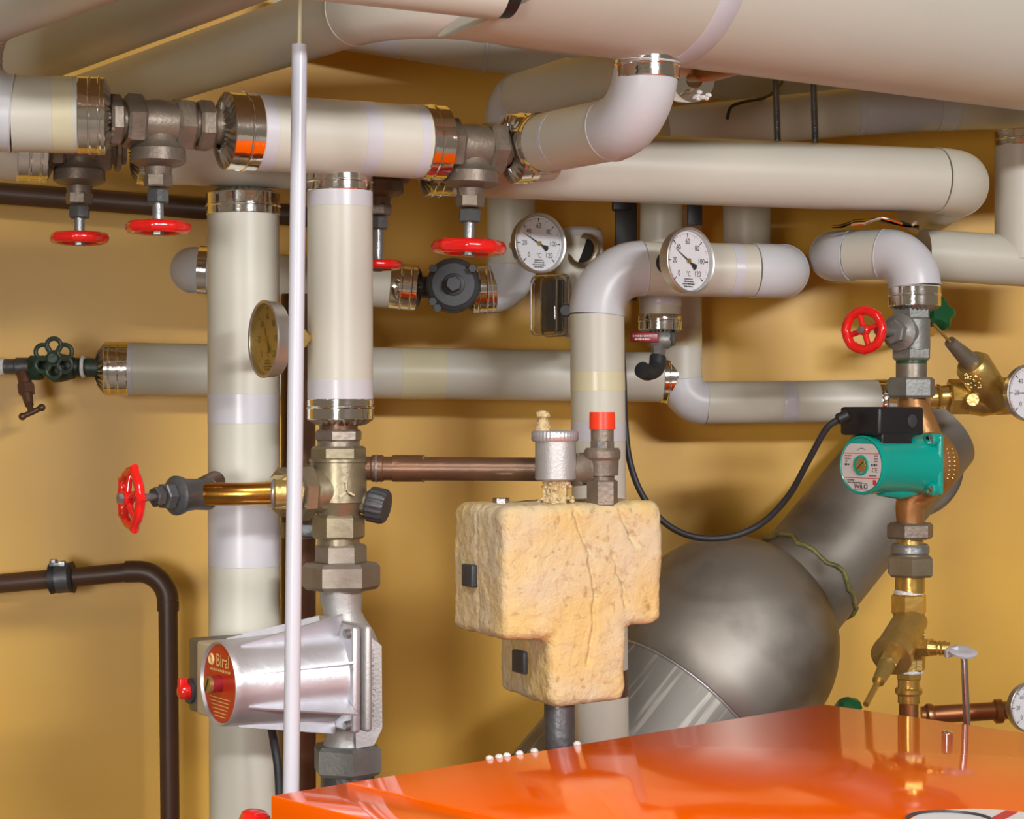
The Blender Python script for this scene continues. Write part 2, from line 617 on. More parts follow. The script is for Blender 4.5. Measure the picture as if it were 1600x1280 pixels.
def handwheel(t, c, n, r, rim, mt='red_paint', lobes=0, amp=0.0, spokes=5, hub=0.22, flat=0.8, dish=0.0):
    """rim, spokes and hub of a valve handwheel, axis n"""
    a, u, n = frame(V(n))
    mod = (lambda th: 1 + amp * max(0, math.cos(lobes * th)) ** (7 if amp > .1 else 3)) if lobes else None
    m = M().torus(c, n, r - rim, rim, 60, 12, mod, flat)
    w = m.build('handwheel', mt, t, 50)
    for k in range(spokes):
        th = 2 * PI * k / spokes + 0.3
        d = a * math.cos(th) + u * math.sin(th)
        M().tube([c - n * dish, c + d * r * 0.5 - n * dish * 0.6, c + d * (r - rim)], rim * 0.62, 10).build('spoke', mt, w, 50)
    M().cyl(c - n * (rim * 1.1 + dish), c + n * (rim * 0.9 - dish), r * hub, 20, None, 0.002).build('hub', mt, w)
    M().hexn(c + n * (rim * 0.9 - dish), c + n * (rim * 0.9 - dish + 0.008), r * hub * 0.75).build('wheel_nut', 'steel_zinc', w, 20)
    return w

def gate_valve(name, label, c, u, s, rb, Lm, Lp, wheel_at, wheel_r, k=1.0, group=None, tone='bronze_dark', hide_wheel_nut=False):
    """screwed gate valve: run axis u, stem direction s"""
    u, s = V(u).normalized(), V(s).normalized()
    t = thing(name, c + s * 0.02, label, 'valve', group)
    M().rev(c - u * Lm, u, [(0, rb * .78), (Lm - 0.055 * k, rb * .78), (Lm - 0.054 * k, rb * .86), (Lm - .03 * k, rb * .9), (Lm, rb), (Lm + .03 * k, rb * .9),
            (Lm + .054 * k, rb * .86), (Lm + .055 * k, rb * .78), (Lm + Lp, rb * .78)], 32).build('body', tone, t)
    for sg in (-1, 1):
        M().hexn(c + u * (sg * .026 * k), c + u * (sg * .056 * k), rb * 1.18, 6, 0.2).build('hexagon_end', tone, t, 20)
    for sg, L in ((-1, Lm), (1, Lp)):
        if L > 0.075 * k:
            M().hexn(c + u * (sg * .062 * k), c + u * (sg * min(L - .008, .088 * k)), rb * 1.12, 8, 0.4).build('coupling_nut', tone, t, 20)
    M().rev(c, s, [(0, rb * .8), (.03 * k, rb * .84), (.04 * k, rb * 1.02), (.043 * k, rb * 1.16), (.062 * k, rb * 1.18), (.068 * k, rb * .95),
                   (.071 * k, rb * .6), (.09 * k, rb * .52)], 32).build('bonnet', tone, t)
    M().hexn(c + s * .082 * k, c + s * .103 * k, rb * .62).build('bonnet_nut', tone, t, 20)
    M().hexn(c + s * .106 * k, c + s * .128 * k, rb * .5, 6, .4).build('packing_nut', 'steel_dark', t, 20)
    M().cyl(c + s * .12 * k, c + s * (wheel_at + .004), rb * .24, 14).build('spindle', 'steel_zinc', t)
    handwheel(t, c + s * wheel_at, s, wheel_r, wheel_r * .17, 'red_paint', 8, 0.06, 5, .26, 1.15, 0.003)
    return t

def gauge(name, label, c, n, r, root, needle, aged=False, depth=0.022, group=None, tilt=0.0, blank=False):
    n = V(n).normalized()
    ex, ey, n = frame(n)
    if tilt:
        q = Matrix.Rotation(tilt, 3, n)
        ex, ey = q @ ex, q @ ey
    t = thing(name, c - ey * r, label, 'gauge', group)
    M().rev(c - n * depth, n, [(0, r * .55), (0.003, r * .94), (depth * .3, r * .97), (depth * .85, r * .985), (depth * .9, r * 1.0), (depth, r), (depth + .0012, r * .975),
                               (depth, r * .925), (depth * .62, r * .90), (depth * .62, 0)], 64).build('case', 'satin_steel', t)
    z = depth * .62 - depth + 0.0012
    dial = M().rev(c + n * z, n, [(0, r * .895), (0.0006, r * .895), (0.0006, 0)], 64).build('dial_plate', 'dial_aged' if aged else 'dial', t)
    o = c + n * (z + 0.0011)
    ink = M()
    for i in range(61):
        a = math.radians(225 - 270 * i / 60)
        d = ex * math.cos(a) + ey * math.sin(a)
        w = V(n).cross(d)
        mj = i % 10 == 0
        r0, r1, ww = (r * (.70 if mj else .76 if i % 5 == 0 else .80), r * .84, r * (.022 if mj else .008))
        ink.add([o + d * r0 + w * ww * .4, o + d * r1 + w * ww, o + d * r1 - w * ww, o + d * r0 - w * ww * .4], [[0, 1, 2, 3]])
    for i in range(7):
        a = math.radians(225 - 270 * i / 6)
        put_text(ink, str(i * 20), o + (ex * math.cos(a) + ey * math.sin(a)) * r * (.55 if i != 3 else .58), ex, ey, r * .24, .8)
    put_text(ink, '\u00b0C', o - ey * r * .40, ex, ey, r * .22, .8)
    rnd = random.Random(7)
    for j, w in enumerate((.34, .40, .50, .36)):
        dashes(ink, o - ey * r * (.55 + .075 * j), ex, ey, r * w, r * .05, rnd)
    ink.build('dial_print', 'label_ink', dial, 0)['kind'] = 'stuff'
    a = math.radians(needle)
    d = ex * math.cos(a) + ey * math.sin(a)
    w = n.cross(d)
    o2 = o + n * 0.0015
    M().add([o2 + d * r * .74, o2 + w * r * .028, o2 - d * r * .14 + w * r * .03, o2 - d * r * .34 + w * r * .11, o2 - d * r * .40, o2 - d * r * .34 - w * r * .11,
             o2 - d * r * .14 - w * r * .03, o2 - w * r * .028], [list(range(8))]).build('needle', 'label_ink', t, 0)
    M().cyl(o2 - n * .001, o2 + n * .002, r * .075, 16).build('needle_hub', 'brass_matt', t)
    M().rev(c - n * .002, n, [(0, r * .915), (.0008, r * .915), (.0008, 0)], 48).build('glass', 'gauge_glass_old' if aged else 'gauge_glass', t)
    if root is not None:
        b = c - n * (depth - .001)
        M().cyl(root, b, r * .15, 18).build('stem', 'brass_matt', t)
        dd = (b - root)
        M().hexn(root + dd * .35, root + dd * .65, r * .27).build('stem_nut', 'brass_matt', t, 20)
    return t

def stack(t, x, d, items, base='part'):
    """coaxial fittings on a vertical pipe; items: (name, y0, y1, r_px, kind, material[, r2_px])"""
    for it in items:
        nm, y0, y1, rp, kind, mt = it[:6]
        a, b = P(x, y1, d), P(x, y0, d)
        r = R(rp, d)
        m = M()
        if kind == 'c':
            m.cyl(a, b, r, 36, R(it[6], d) if len(it) > 6 else None, 0 if len(it) > 6 else min(.002, (b - a).length * .3))
        elif kind == 'r':
            m.rev(a, b - a, [(0, r * .9), ((b - a).length * .25, r), ((b - a).length * .75, r), ((b - a).length, r * .9)], 36)
        else:
            m.hexn(a, b, r, 6 if kind == 'h' else 8, it[6] if len(it) > 6 else 0.35)
        m.build(nm, mt, t, 25)

# ------------------------------------------------------------------ the room
def wall_y(x):
    return 4.12 + 0.14 * x
def slab(name, pts, m):
    o = M().add(pts, [[0, 1, 2, 3], [7, 6, 5, 4], [0, 4, 5, 1], [1, 5, 6, 2], [2, 6, 7, 3], [3, 7, 4, 0]]).build(name, m, None, 0)
    o['kind'] = 'structure'
    o['label'] = {'wall_back': 'yellow ochre painted wall behind all the pipes', 'floor': 'grey concrete boiler room floor', 'ceiling': 'shaded ceiling above the pipes'}[name]
    return o
x0, x1 = -3.2, 4.2
slab('wall_back', [V((x0, wall_y(x0), 0)), V((x1, wall_y(x1), 0)), V((x1, wall_y(x1), 3.4)), V((x0, wall_y(x0), 3.4)),
                   V((x0, wall_y(x0) + .2, 0)), V((x1, wall_y(x1) + .2, 0)), V((x1, wall_y(x1) + .2, 3.4)), V((x0, wall_y(x0) + .2, 3.4))], 'wall_paint')
slab('floor', [V((x0, -3, -.1)), V((x1, -3, -.1)), V((x1, 5, -.1)), V((x0, 5, -.1)), V((x0, -3, 0)), V((x1, -3, 0)), V((x1, 5, 0)), V((x0, 5, 0))], 'floor_concrete')
slab('ceiling', [V((x0, -3, 3.4)), V((x1, -3, 3.4)), V((x1, 5, 3.4)), V((x0, 5, 3.4)), V((x0, -3, 3.5)), V((x1, -3, 3.5)), V((x1, 5, 3.5)), V((x0, 5, 3.5))], 'ceiling_paint')

# ------------------------------------------------------------------ orange boiler
ZB = ZC - 0.514
bA = V((-0.321, 2.556, 0))
bB = V((0.5416, 3.35, 0))
bu = (bB - bA).normalized()
bw = V((bu.y, -bu.x, 0))
bl = (bB - bA).length
DEP = 1.15
def boiler():
    t = thing('boiler', V((bA.x, bA.y, 0)), 'glossy orange boiler casing filling the bottom right foreground', 'boiler')
    def slabp(name, u0, u1, w0, w1, z0, z1, bev):
        c = bA + bu * ((u0 + u1) / 2) + bw * ((w0 + w1) / 2) + V((0, 0, (z0 + z1) / 2))
        return M().box(c, bu * ((u1 - u0) / 2), bw * ((w1 - w0) / 2), V((0, 0, (z1 - z0) / 2)), bev).build(name, 'boiler_orange', t)
    slabp('casing', .004, bl - .004, .004, DEP, 0.0, ZB - .03, .004)
    slabp('top_panel', 0, .126, 0, DEP, ZB - .045, ZB, .0022)
    slabp('top_panel', .1295, bl, 0, DEP, ZB - .045, ZB, .0022)
    # raised bead along the panel joint
    j0 = bA + bu * .1278 + V((0, 0, ZB - .0015))
    M().tube([j0 + bw * .002, j0 + bw * (DEP - .01)], .0022, 8).build('joint_strip', 'boiler_orange', t)
    c = bA + bw * .055 + V((0, 0, ZB - .075)) - bu * .0005
    M().box(c, bu * .002, bw * .028, V((0, 0, .02)), .001).build('side_latch', 'red_plate', t)
    def topn(px, py):
        d = .514 * F / (py - CY)
        return V(((px - CX) / F * d, d, ZB))
    p = topn(1480, 1146)
    M().rev(p, V((0, 0, 1)), [(0, .0095), (.0015, .0095), (.004, .006), (.005, 0)], 20).build('panel_screw', 'chrome', t)
    for px in (768, 783, 795, 815, 838, 905):
        py = 1243 - (px - 423) * .1659
        q = topn(px, py)
        M().sphere(q + V((-.003, .006, -.001)), .0062, sq=.8, seg=10).build('insulation_bead', 'ptfe', t)
    # warning sticker
    q = topn(1550, 1291)
    st = M().rev(q, V((0, 0, 1)), [(0, .1), (.0006, .1), (.0006, 0)], 64).build('warning_sticker', 'sticker_white', t, label='round white warning sticker with a red bar and a dark outline')
    X, Y, Z = V((1, 0, 0)), V((0, 1, 0)), V((0, 0, 1))
    o = q + Z * .0012
    e1 = V((.55, .835, 0))
    e2 = V((.835, -.55, 0))
    M().box(o + V((.012, .03, 0)), e1 * .062, e2 * .008, Z * .0004).build('red_bar', 'label_red', st, 0)
    arc = [o + V((-.045 + .052 * math.cos(a) , .03 + .048 * math.sin(a), 0)) for a in [PI - PI * i / 16 for i in range(17)]]
    M().tube(arc, .0026, 6).build('dark_outline', 'dark_plastic', st)
    M().cyl(o + V((-.097 + .002, .02, -.0008)), o + V((-.095, .02, .0004)), .006, 14).build('dark_dot', 'dark_plastic', st)
    return t
boiler()

# small coloured bits beside the boiler
t = thing('red_cap', P(395, 1290, 2.62), 'red rounded valve cap poking up left of the orange boiler', 'cap')
M().rev(P(397, 1292, 2.62), V((.15, 0, 1)), [(0, .02), (.008, .021), (.018, .0185), (.022, .013), (.0235, 0)], 24, mod=lambda th, z: 1 + .05 * math.cos(8 * th)).build('cap_shell', 'red_paint', t)
M().cyl(P(397, 1292, 2.62) - V((0, 0, .12)), P(397, 1292, 2.62), .009, 14).build('cap_spindle', 'steel_zinc', t)
t = thing('drain_plug', P(1322, 1118, 3.5), 'small green plastic cap just behind the far boiler corner', 'plug')
M().rev(P(1325, 1112, 3.52), V((-.4, -.2, 1)), [(0, .028), (.012, .028), (.018, .02), (.024, .012), (.026, 0)], 8).build('cap_shell', 'green_plastic', t, 20)
M().cyl(P(1325, 1112, 3.52) - V((0, 0, .08)), P(1325, 1110, 3.52), .012, 12).build('cap_stalk', 'brass_matt', t)

# ------------------------------------------------------------------ ceiling-level pipes
def big_pipe():
    r = 0.165
    # silhouette underside passes (690,45) (1010,88) (1600,163)
    def axis(px, py, d):
        b = P(px, py, d)
        e = (ZC - b.z) / d
        return b + V((0, r * .15, r * .985))
    a, b = axis(700, 47, 2.69), axis(1600, 163, 3.36)
    d = (b - a).normalized()
    b2 = b + d * .7
    t = thing('main_pipe', V((a.x, a.y, a.z - r)), 'thickest insulated pipe under the ceiling, running off the top right corner', 'pipe')
    m = M()
    m.tube([a + (b2 - a) * (i / 12) for i in range(13)], r, 72)
    # oblique cut at the left end
    for k in range(72):
        p = m.v[k]
        m.v[k] = p + d * max(0, (p.z - (a.z - r))) * 1.7
    m.build('jacket', 'jacket', t)
    for f_, w in ((.215, .02),):
        c = a + (b2 - a) * f_
        M().rev(c - d * w, d, [(0, r), (.001, r * 1.004), (2 * w - .001, r * 1.004), (2 * w, r)], 72, caps=False).build('tape_band', 'tape', t)
    e = M().rev(a + d * .02, d, [(0, r * .93), (.2, r * .93)], 48)
    return t, a, b2
mp, mpa, mpb = big_pipe()

ipipe('insulated_pipe', [P(-150, -131, 2.26), P(775, -22, 2.64)], R(52, 2.64), 'beige pipe along the top edge ending in a dark gap left of the thickest pipe')
o = M().rev(P(776, -22, 2.641), P(775, -22, 2.64) - P(-150, -131, 2.26), [(0, R(50, 2.64)), (.02, R(48, 2.64)), (.021, 0)], 40).build('end_plug', 'black_tape')
tag(o, 'black plug closing the end of the beige pipe along the top edge', 'plug')

ipipe('insulated_pipe', [P(120, 162, 3.9), P(640, -12, 2.86), P(900, 40, 3.15)], R(53, 3.0), 'sloping pipe rising from the back left to an elbow under the top edge', fr=.13, elbow='jacket')
ipipe('insulated_pipe', [P(28, 95, 3.52), P(470, -82, 2.7)], R(47, 3.35), 'sloping pipe in the top left corner with its lower end behind the left riser', capround=(0,))

ipipe('insulated_pipe', [P(430, 20, 3.95), P(760, 71, 3.97), P(1330, 140, 4.05)], R(41, 3.97), 'shaded pipe high on the wall behind the thickest pipe', fr=.05, bands=((0, .55, .05, 'tape'),))
ipipe('insulated_pipe', [P(1040, 205, 3.86), P(1340, 174, 3.9), P(1475, 167, 3.92), P(1720, 163, 4.0)], R(37, 3.9), 'shaded pipe with a lilac elbow piece under the thickest pipe at right', fr=.3, bands=((1, .5, .17, 'tape'),))

# ------------------------------------------------------------------ front manifold run
LD = 2.86
ipipe('insulated_pipe', [P(300, -118, 2.44), P(-60, 22, LD), P(-60, 176, LD), P(163, 181, 2.90)], R(60, LD), 'left edge pipe from the top left corner, ending in a wide foil cuff', cuffs=((1, R(42, LD), R(26, LD), 1),), bands=((2, .55, .03, 'tape_yellow'),), fr=.075)
fa, fb = P(352, 204, 2.985), P(690, 224, 3.15)
ipipe('insulated_pipe', [fa, fb], .0595, 'short front pipe between two red wheeled valves, foil cuffs at both ends', cuffs=((0, R(48, 3.05), R(30, 3.05)), (1, R(38, 3.1), R(32, 3.1))), bands=((0, .62, R(26, 3.1), 'tape'), (0, .16, R(20, 3.1), 'tape'), (0, .86, R(16, 3.1), 'tape')))
u = (fb - fa).normalized()
gate_valve('gate_valve', 'bronze gate valve with red wheel left of the short front pipe', P(247, 192, 2.94), u, V((0, 0, -1)), R(36, 3.0), .088, .108, R(160, 3.0), R(48, 3.0), .96, 'red wheeled gate valves')
gate_valve('gate_valve', 'bronze gate valve with the widest red wheel, right of the short front pipe', P(737, 229, 3.175), u, V((-.03, 0, -1)), R(37, 3.13), .05, .065, R(160, 3.13), R(57, 3.13), .98, 'red wheeled gate valves')
ipipe('insulated_pipe', [P(800, 233, 3.205), P(858, 230, 3.235)], R(53, 3.2), 'narrow foil wrapped collar right of the widest red wheel', cuffs=((0, R(34, 3.16), R(30, 3.16)),))
ipipe('insulated_pipe', [P(838, 226, 3.20), P(1010, 192, 2.93), P(1010, 76, 2.93)], R(49, 3.0), 'glossy white elbow pipe curving up into the underside of the thickest pipe', cuffs=((1, R(50, 2.93), None, 1), (0, R(30, 3.15), R(30, 3.1))), fr=.092, bands=((0, .36, .012, 'tape'),))

# copper stub with torn foil under the thick pipe
t = thing('copper_stub', P(1120, 130, 3.05), 'bare copper stub leaving a torn foil cuff beneath the thickest pipe', 'pipe')
M().tube([P(1080, 116, 3.14), P(1115, 114, 3.07), P(1165, 100, 3.03)], R(13, 3.05), 20).build('copper_tube', 'copper_new', t)
nn = (P(1160, 104, 2.92) - P(1080, 112, 3.12)).normalized()
M().rev(P(1080, 125, 3.12), nn, [(-.03, R(36, 3.1)), (0, R(36, 3.1)), (.012, R(35, 3.1)), (.014, R(14, 3.1)), (.004, R(12, 3.1))], 36, caps=False).build('foil_cuff', 'foil', t)
m = M()
rnd = random.Random(3)
for i in range(12):
    m.sphere(P(1098 + rnd.uniform(-14, 14), 150 + rnd.uniform(-6, 5), 3.08), R(rnd.uniform(3, 6), 3.05), sq=.7, seg=8)
m.build('torn_wool', 'ptfe', t, 0)

# ------------------------------------------------------------------ second manifold run (behind)
ra, rb_ = P(30, 225, 3.12), P(1500, 284, 3.62)
def rr(px):
    # point of the second run under pixel column px
    lo, hi = 0.0, 1.0
    for _ in range(40):
        md = (lo + hi) / 2
        q = ra + (rb_ - ra) * md
        if CX + q.x / q.y * F < px:
            lo = md
        else:
            hi = md
    return ra + (rb_ - ra) * lo
ru = (rb_ - ra).normalized()
r2 = .0605
ipipe('insulated_pipe', [rr(30) - ru * .3, rr(72)], r2, 'rear left edge pipe peeping out under the wide foil cuff', cuffs=((1, .048, .028, 1),))
ipipe('insulated_pipe', [rr(214), rr(520)], r2 * .95, 'rear pipe behind the short front pipe, carrying the wide riser', cuffs=((0, .02, .028),))
ipipe('insulated_pipe', [rr(668), rr(1502), rr(1502) + V((.03, .45, 0))], r2, 'long horizontal pipe crossing the right half with a rounded right end', cuffs=((0, .04, .03, 1),), fr=.075, elbow='jacket')
gate_valve('gate_valve', 'dark gate valve with red wheel nearest the left edge of the picture', rr(124), ru, V((0, 0, -1)), R(33, 3.25), .05, .075, R(139, 3.25), R(43, 3.25), .92, 'red wheeled gate valves')
gate_valve('gate_valve', 'dark gate valve with small red wheel half hidden behind the front white riser', rr(590), ru, V((0, 0, -1)), R(34, 3.37), .05, .06, R(163, 3.37), R(36, 3.37), .95, 'red wheeled gate valves')

# ------------------------------------------------------------------ risers
ipipe('riser_pipe', [P(380, 304, 3.24), P(384, 1420, 3.24)], R(56, 3.24), 'widest vertical riser at left, foil cuff at its top', cuffs=((0, R(33, 3.29), .03),), bands=((0, .30, .05, 'tape'), (0, .47, .12, 'tape')))
ipipe('riser_pipe', [P(531, 266, 3.11), P(532, 655, 3.11)], R(51, 3.11), 'front white riser beside the thin white rod, foil cuffs top and bottom', cuffs=((0, R(35, 3.11), .03), (1, R(32, 3.11), .03)), bands=((0, .12, R(25, 3.11), 'tape'), (0, .885, R(32, 3.11), 'tape')))

# thin white rod with wire
t = thing('white_rod', P(455, 1262, 2.72), 'thin white plastic rod standing in front of the risers', 'rod')
M().cyl(P(454.5, 1262, 2.72), P(468, 70, 2.72), R(13, 2.72), 28, R(12.2, 2.72)).build('tube_shell', 'white_plastic', t)
M().cyl(P(468, 78, 2.72), P(470, -40, 2.72), R(3.6, 2.72), 10).build('wire', 'tape_yellow', t)

# ------------------------------------------------------------------ rear run with black valve
cd = 3.84
ipipe('insulated_pipe', [P(738, 452, cd - .01), P(800, 450, cd), P(796, 158, cd), P(1000, 98, 3.42)], R(38, cd), 'rear riser between the manifold and the black check valve, elbows at both ends', cuffs=((0, R(36, cd), R(20, cd), 1),), fr=.046)
ipipe('insulated_pipe', [P(300, 422, 4.2), P(302, 422, 3.76), P(650, 450, 3.80)], R(35, 3.8), 'rear pipe behind both risers ending at the black check valve', cuffs=((1, R(42, 3.8), R(18, 3.8), 1),), fr=.062)
t = thing('foil_ring', P(316, 440, 3.73), 'crumpled foil ring on the grey elbow left of the wide riser', 'foil')
M().rev(P(312, 422, 3.765), V((1, 0.02, -.05)), [(0, R(37.5, 3.76)), (R(14, 3.76), R(37.5, 3.76))], 40, caps=False).build('foil_cuff', 'foil', t)
t = thing('check_valve', P(706, 490, 3.74), 'round black cast check valve with a hexagon plug', 'valve')
vn = V((.05, -1, .0)).normalized()
vc = P(708, 446, 3.76)
M().rev(vc + vn * -.07, vn, [(0, R(30, 3.76)), (.03, R(42, 3.76)), (.085, R(42, 3.76)), (.087, R(40, 3.76)), (.092, R(39, 3.76)), (.095, R(35, 3.76)), (.097, R(33, 3.76)), (.097, 0)], 44).build('body', 'grey_cast_valve', t)
M().rev(vc + vn * .022, vn, [(0, R(19, 3.76)), (.008, R(17, 3.76)), (.010, R(12, 3.76)), (.022, R(11, 3.76))], 28).build('boss', 'grey_cast_valve', t)
M().hexn(vc + vn * .03, vc + vn * .055, R(12.5, 3.76), 6, .3).build('hexagon_plug', 'grey_cast_valve', t, 20)
M().cyl(P(648, 449, 3.79), P(750, 449, 3.8), R(17, 3.79)).build('pipe_neck', 'grey_cast_valve', t)
for (xx, yy) in ((676, 472), (683, 482), (677, 420), (738, 420)):
    M().hexn(P(xx, yy, 3.73), P(xx, yy, 3.73) + vn * .012, R(7, 3.73)).build('flange_bolt', 'grey_cast_valve', t, 20)

# ------------------------------------------------------------------ wall-level pipe with green valve
ipipe('insulated_pipe', [P(165, 576, 3.86), P(1052, 590, 4.0)], R(41, 3.86), 'long wall pipe at mid height with a foil cuff at its left end', cuffs=((0, R(36, 3.86), R(17, 3.86), 1, .015), (1, R(22, 4.0), None)), bands=((0, .035, .03, 'tape'), (0, .55, .09, 'tape_yellow')))
t = thing('green_valve', P(95, 590, 3.84), 'dark green valve with flower shaped handle left of the wall pipe', 'valve')
vd = 3.83
M().cyl(P(170, 575, vd + .02), P(45, 573, vd), R(15, vd), 24).build('body', 'green_paint', t)
M().hexn(P(66, 575, vd), P(48, 575, vd), R(22, vd)).build('hexagon_end', 'green_paint', t, 20)
M().rev(P(76, 575, vd), V((1, 0, 0)), [(0, R(18, vd)), (R(8, vd), R(23, vd)), (R(22, vd), R(22, vd)), (R(40, vd), R(17, vd))], 28).build('bonnet', 'green_paint', t)
M().torus(P(130, 573, vd), V((1, 0, 0)), R(15, vd), R(3, vd), 24, 8).build('sealing_ring', 'ptfe', t)
hw = M()
hc = P(84, 560, 3.77)
for k in range(6):
    a = PI / 2 + 2 * PI * k / 6
    hw.torus(hc + V((math.cos(a) * R(20, 3.77), 0, math.sin(a) * R(20, 3.77))), V((0, -1, 0)), R(11, 3.77), R(3.6, 3.77), 24, 8)
hw = hw.build('flower_handle', 'green_paint', t)
M().cyl(hc + V((0, .06, 0)), hc - V((0, .012, 0)), R(9, 3.77), 18, None, .002).build('handle_hub', 'green_paint', hw)
t = thing('grey_water_pipe', P(20, 590, 3.85), 'short grey galvanised pipe entering from the left edge', 'pipe')
M().cyl(P(-80, 573, 3.84), P(48, 573, 3.83), R(12, 3.84), 24).build('tube_shell', 'steel_dark', t)
M().rev(P(1, 573, 3.83), V((1, 0, 0)), [(0, R(13.5, 3.8)), (R(6, 3.8), R(13.5, 3.8))], 24).build('sealing_tape', 'ptfe', t)
M().cyl(P(24, 573, 3.83), P(50, 573, 3.83), R(14, 3.83), 24, None, .002).build('tee', 'steel_dark', t)
t = thing('drain_tap', P(45, 652, 3.83), 'small brown drain tap with a T handle hanging below the green valve', 'tap')
M().tube([P(36, 575, 3.83), P(41, 612, 3.81), P(46, 634, 3.80)], R(12, 3.8), 20, rf=lambda f_: 1.0 - .45 * f_).build('body', 'copper_old', t)
M().hexn(P(40, 600, 3.815), P(42, 616, 3.81), R(14, 3.8)).build('packing_nut', 'copper_old', t, 20)
M().cyl(P(45, 628, 3.80), P(49, 645, 3.79), R(5, 3.8), 12).build('spindle', 'copper_old', t)
h = M().tube([P(35, 651, 3.79), P(49, 645, 3.79), P(65, 637, 3.79)], R(4.3, 3.79), 12).build('t_handle', 'copper_old', t)
for q in (P(35, 651, 3.79), P(65, 637, 3.79)):
    M().sphere(q, R(6, 3.79)).build('handle_knob', 'copper_old', h)

# brown bare pipes
t = thing('brown_pipe', P(0, 318, 3.88), 'straight dark brown pipe on the wall behind the left valves', 'pipe')
M().cyl(P(-80, 296, 3.86), P(545, 343, 3.96), R(17, 3.9), 28).build('tube_shell', 'brown_pipe', t)
t = thing('brown_pipe', P(265, 1290, 3.86), 'dark brown pipe with an elbow turning down near the lower left', 'pipe')
bd = 3.86
segs = fillet([P(-80, 919, bd), P(262, 889, bd), P(267, 1420, bd)], .06)
full = [p for k_, ps in segs for p in ps]
M().tube(full, R(15, bd), 28).build('tube_shell', 'brown_pipe', t)
el = M().tube(segs[1][1], R(17, bd), 28)
el.cyl(segs[1][1][0], segs[1][1][0] - (segs[1][1][1] - segs[1][1][0]).normalized() * .02, R(17.2, bd))
el.cyl(segs[1][1][-1], segs[1][1][-1] - V((0, 0, .02)), R(17.2, bd))
el.build('elbow_fitting', 'brown_pipe', t)
t = thing('pipe_clamp', P(97, 930, 3.84), 'dark rubber lined clamp holding the elbowed brown pipe', 'clamp')
dr = (P(262, 889, bd) - P(-80, 919, bd)).normalized()
cc = P(97, 903.5, bd)
M().rev(cc - dr * R(19, bd), dr, [(0, R(16, bd)), (.001, R(24, bd)), (R(12, bd), R(22, bd)), (R(26, bd), R(22, bd)), (R(37, bd), R(25, bd)), (R(38, bd), R(16, bd))], 28).build('rubber_lining', 'rubber', t)
M().rev(cc - dr * R(8, bd), dr, [(0, R(23.5, bd)), (R(20, bd), R(23.5, bd))], 28, caps=False).build('steel_band', 'steel_dark', t)
M().box(P(90, 881, bd - .01), V((R(12, bd), 0, 0)), V((0, .008, 0)), V((0, 0, R(4, bd))), .001).build('band_ear', 'steel_zinc', t)
M().hexn(P(84, 880, bd - .02), P(84, 874, bd - .02), R(6, bd)).build('band_screw', 'steel_zinc', t, 20)
M().cyl(cc, V((cc.x, wall_y(cc.x), cc.z)), .006, 12).build('wall_stud', 'steel_dark', t)

t = thing('copper_riser', P(470, 1290, 3.34), 'brown copper pipe half hidden behind the thin white rod', 'pipe')
M().cyl(P(467, 1420, 3.34), P(466, 460, 3.34), R(27, 3.34), 30).build('tube_shell', 'copper_old', t)
M().rev(P(468, 840, 3.34), V((0, 0, 1)), [(0, R(30, 3.34)), (R(24, 3.34), R(30, 3.34))], 30).build('steel_clamp', 'steel_zinc', t)
M().box(P(480, 829, 3.29), V((R(12, 3.3), 0, 0)), V((0, .012, 0)), V((0, 0, R(10, 3.3))), .002).build('clamp_bolt', 'steel_dark', t)

# ------------------------------------------------------------------ pressure gauges
g3c = P(411, 530, 3.0)
gauge('thermometer', 'aged yellowed dial thermometer seen side on beside the front white riser', g3c, V((-.86, -.5, 0)), R(61, 3.0), P(492, 528, 3.10), 118, True, .026)

# ------------------------------------------------------------------ mixing valve and pump below the front riser
X3, D3 = 531, 3.11
t = thing('mixing_valve', P(531, 850, D3), 'bronze three way valve with black knob under the front white riser', 'valve')
stack(t, X3 - 2, D3, [('nipple', 650, 675, 30, 'c', 'copper_old'), ('hexagon_ring', 671, 690, 37, 'h', 'bronze_grey'), ('collar', 688, 700, 33, 'c', 'bronze_grey'),
                      ('upper_hexagon', 697, 719, 43, 'h', 'bronze_pale', .15), ('rim', 715, 724, 46, 'r', 'bronze_pale'), ('body', 720, 786, 44, 'c', 'bronze_pale'),
                      ('body_taper', 784, 806, 33, 'c', 'bronze_pale', 42), ('lower_hexagon', 804, 842, 41, 'h', 'bronze_pale', .15), ('thread', 840, 854, 33, 'c', 'bronze_pale')])
mv = P(529, 765, D3)
sd = V((-.83, -.5, -.02)).normalized()
M().cyl(mv, mv + sd * .085, R(36, D3), 30).build('side_port', 'bronze_pale', t)
M().hexn(mv + sd * .052, mv + sd * .078, R(46, D3), 8, .2).build('side_nut', 'bronze_pale', t, 20)
M().hexn(mv + sd * .086, mv + sd * .108, R(38, D3), 8, .1).build('side_ring', 'bronze_pale', t, 20)
kd = V((.95, -.25, -.2)).normalized()
kc = P(560, 783, D3)
M().cyl(kc, kc + kd * .035, R(18, D3), 20).build('knob_stem', 'bronze_pale', t)
M().rev(kc + kd * .018, kd, [(0, R(24, D3)), (.003, R(27, D3)), (.026, R(27, D3)), (.031, R(24, D3)), (.032, 0)], 72, mod=lambda th, z: 1 + .03 * math.cos(18 * th)).build('black_knob', 'dark_plastic', t)
m = M()
for a in (95, 215, 335):
    a = math.radians(a)
    fc = P(546, 766, D3) + V((0, -R(41, D3), 0))
    m.box(fc + V((math.cos(a) * R(6, D3), 0, math.sin(a) * R(7, D3))), V((math.cos(a), 0, math.sin(a))) * R(7, D3), V((-math.sin(a), 0, math.cos(a))) * R(1.6, D3), V((0, .004, 0)))
m.build('cast_arrows', 'bronze_pale', t)

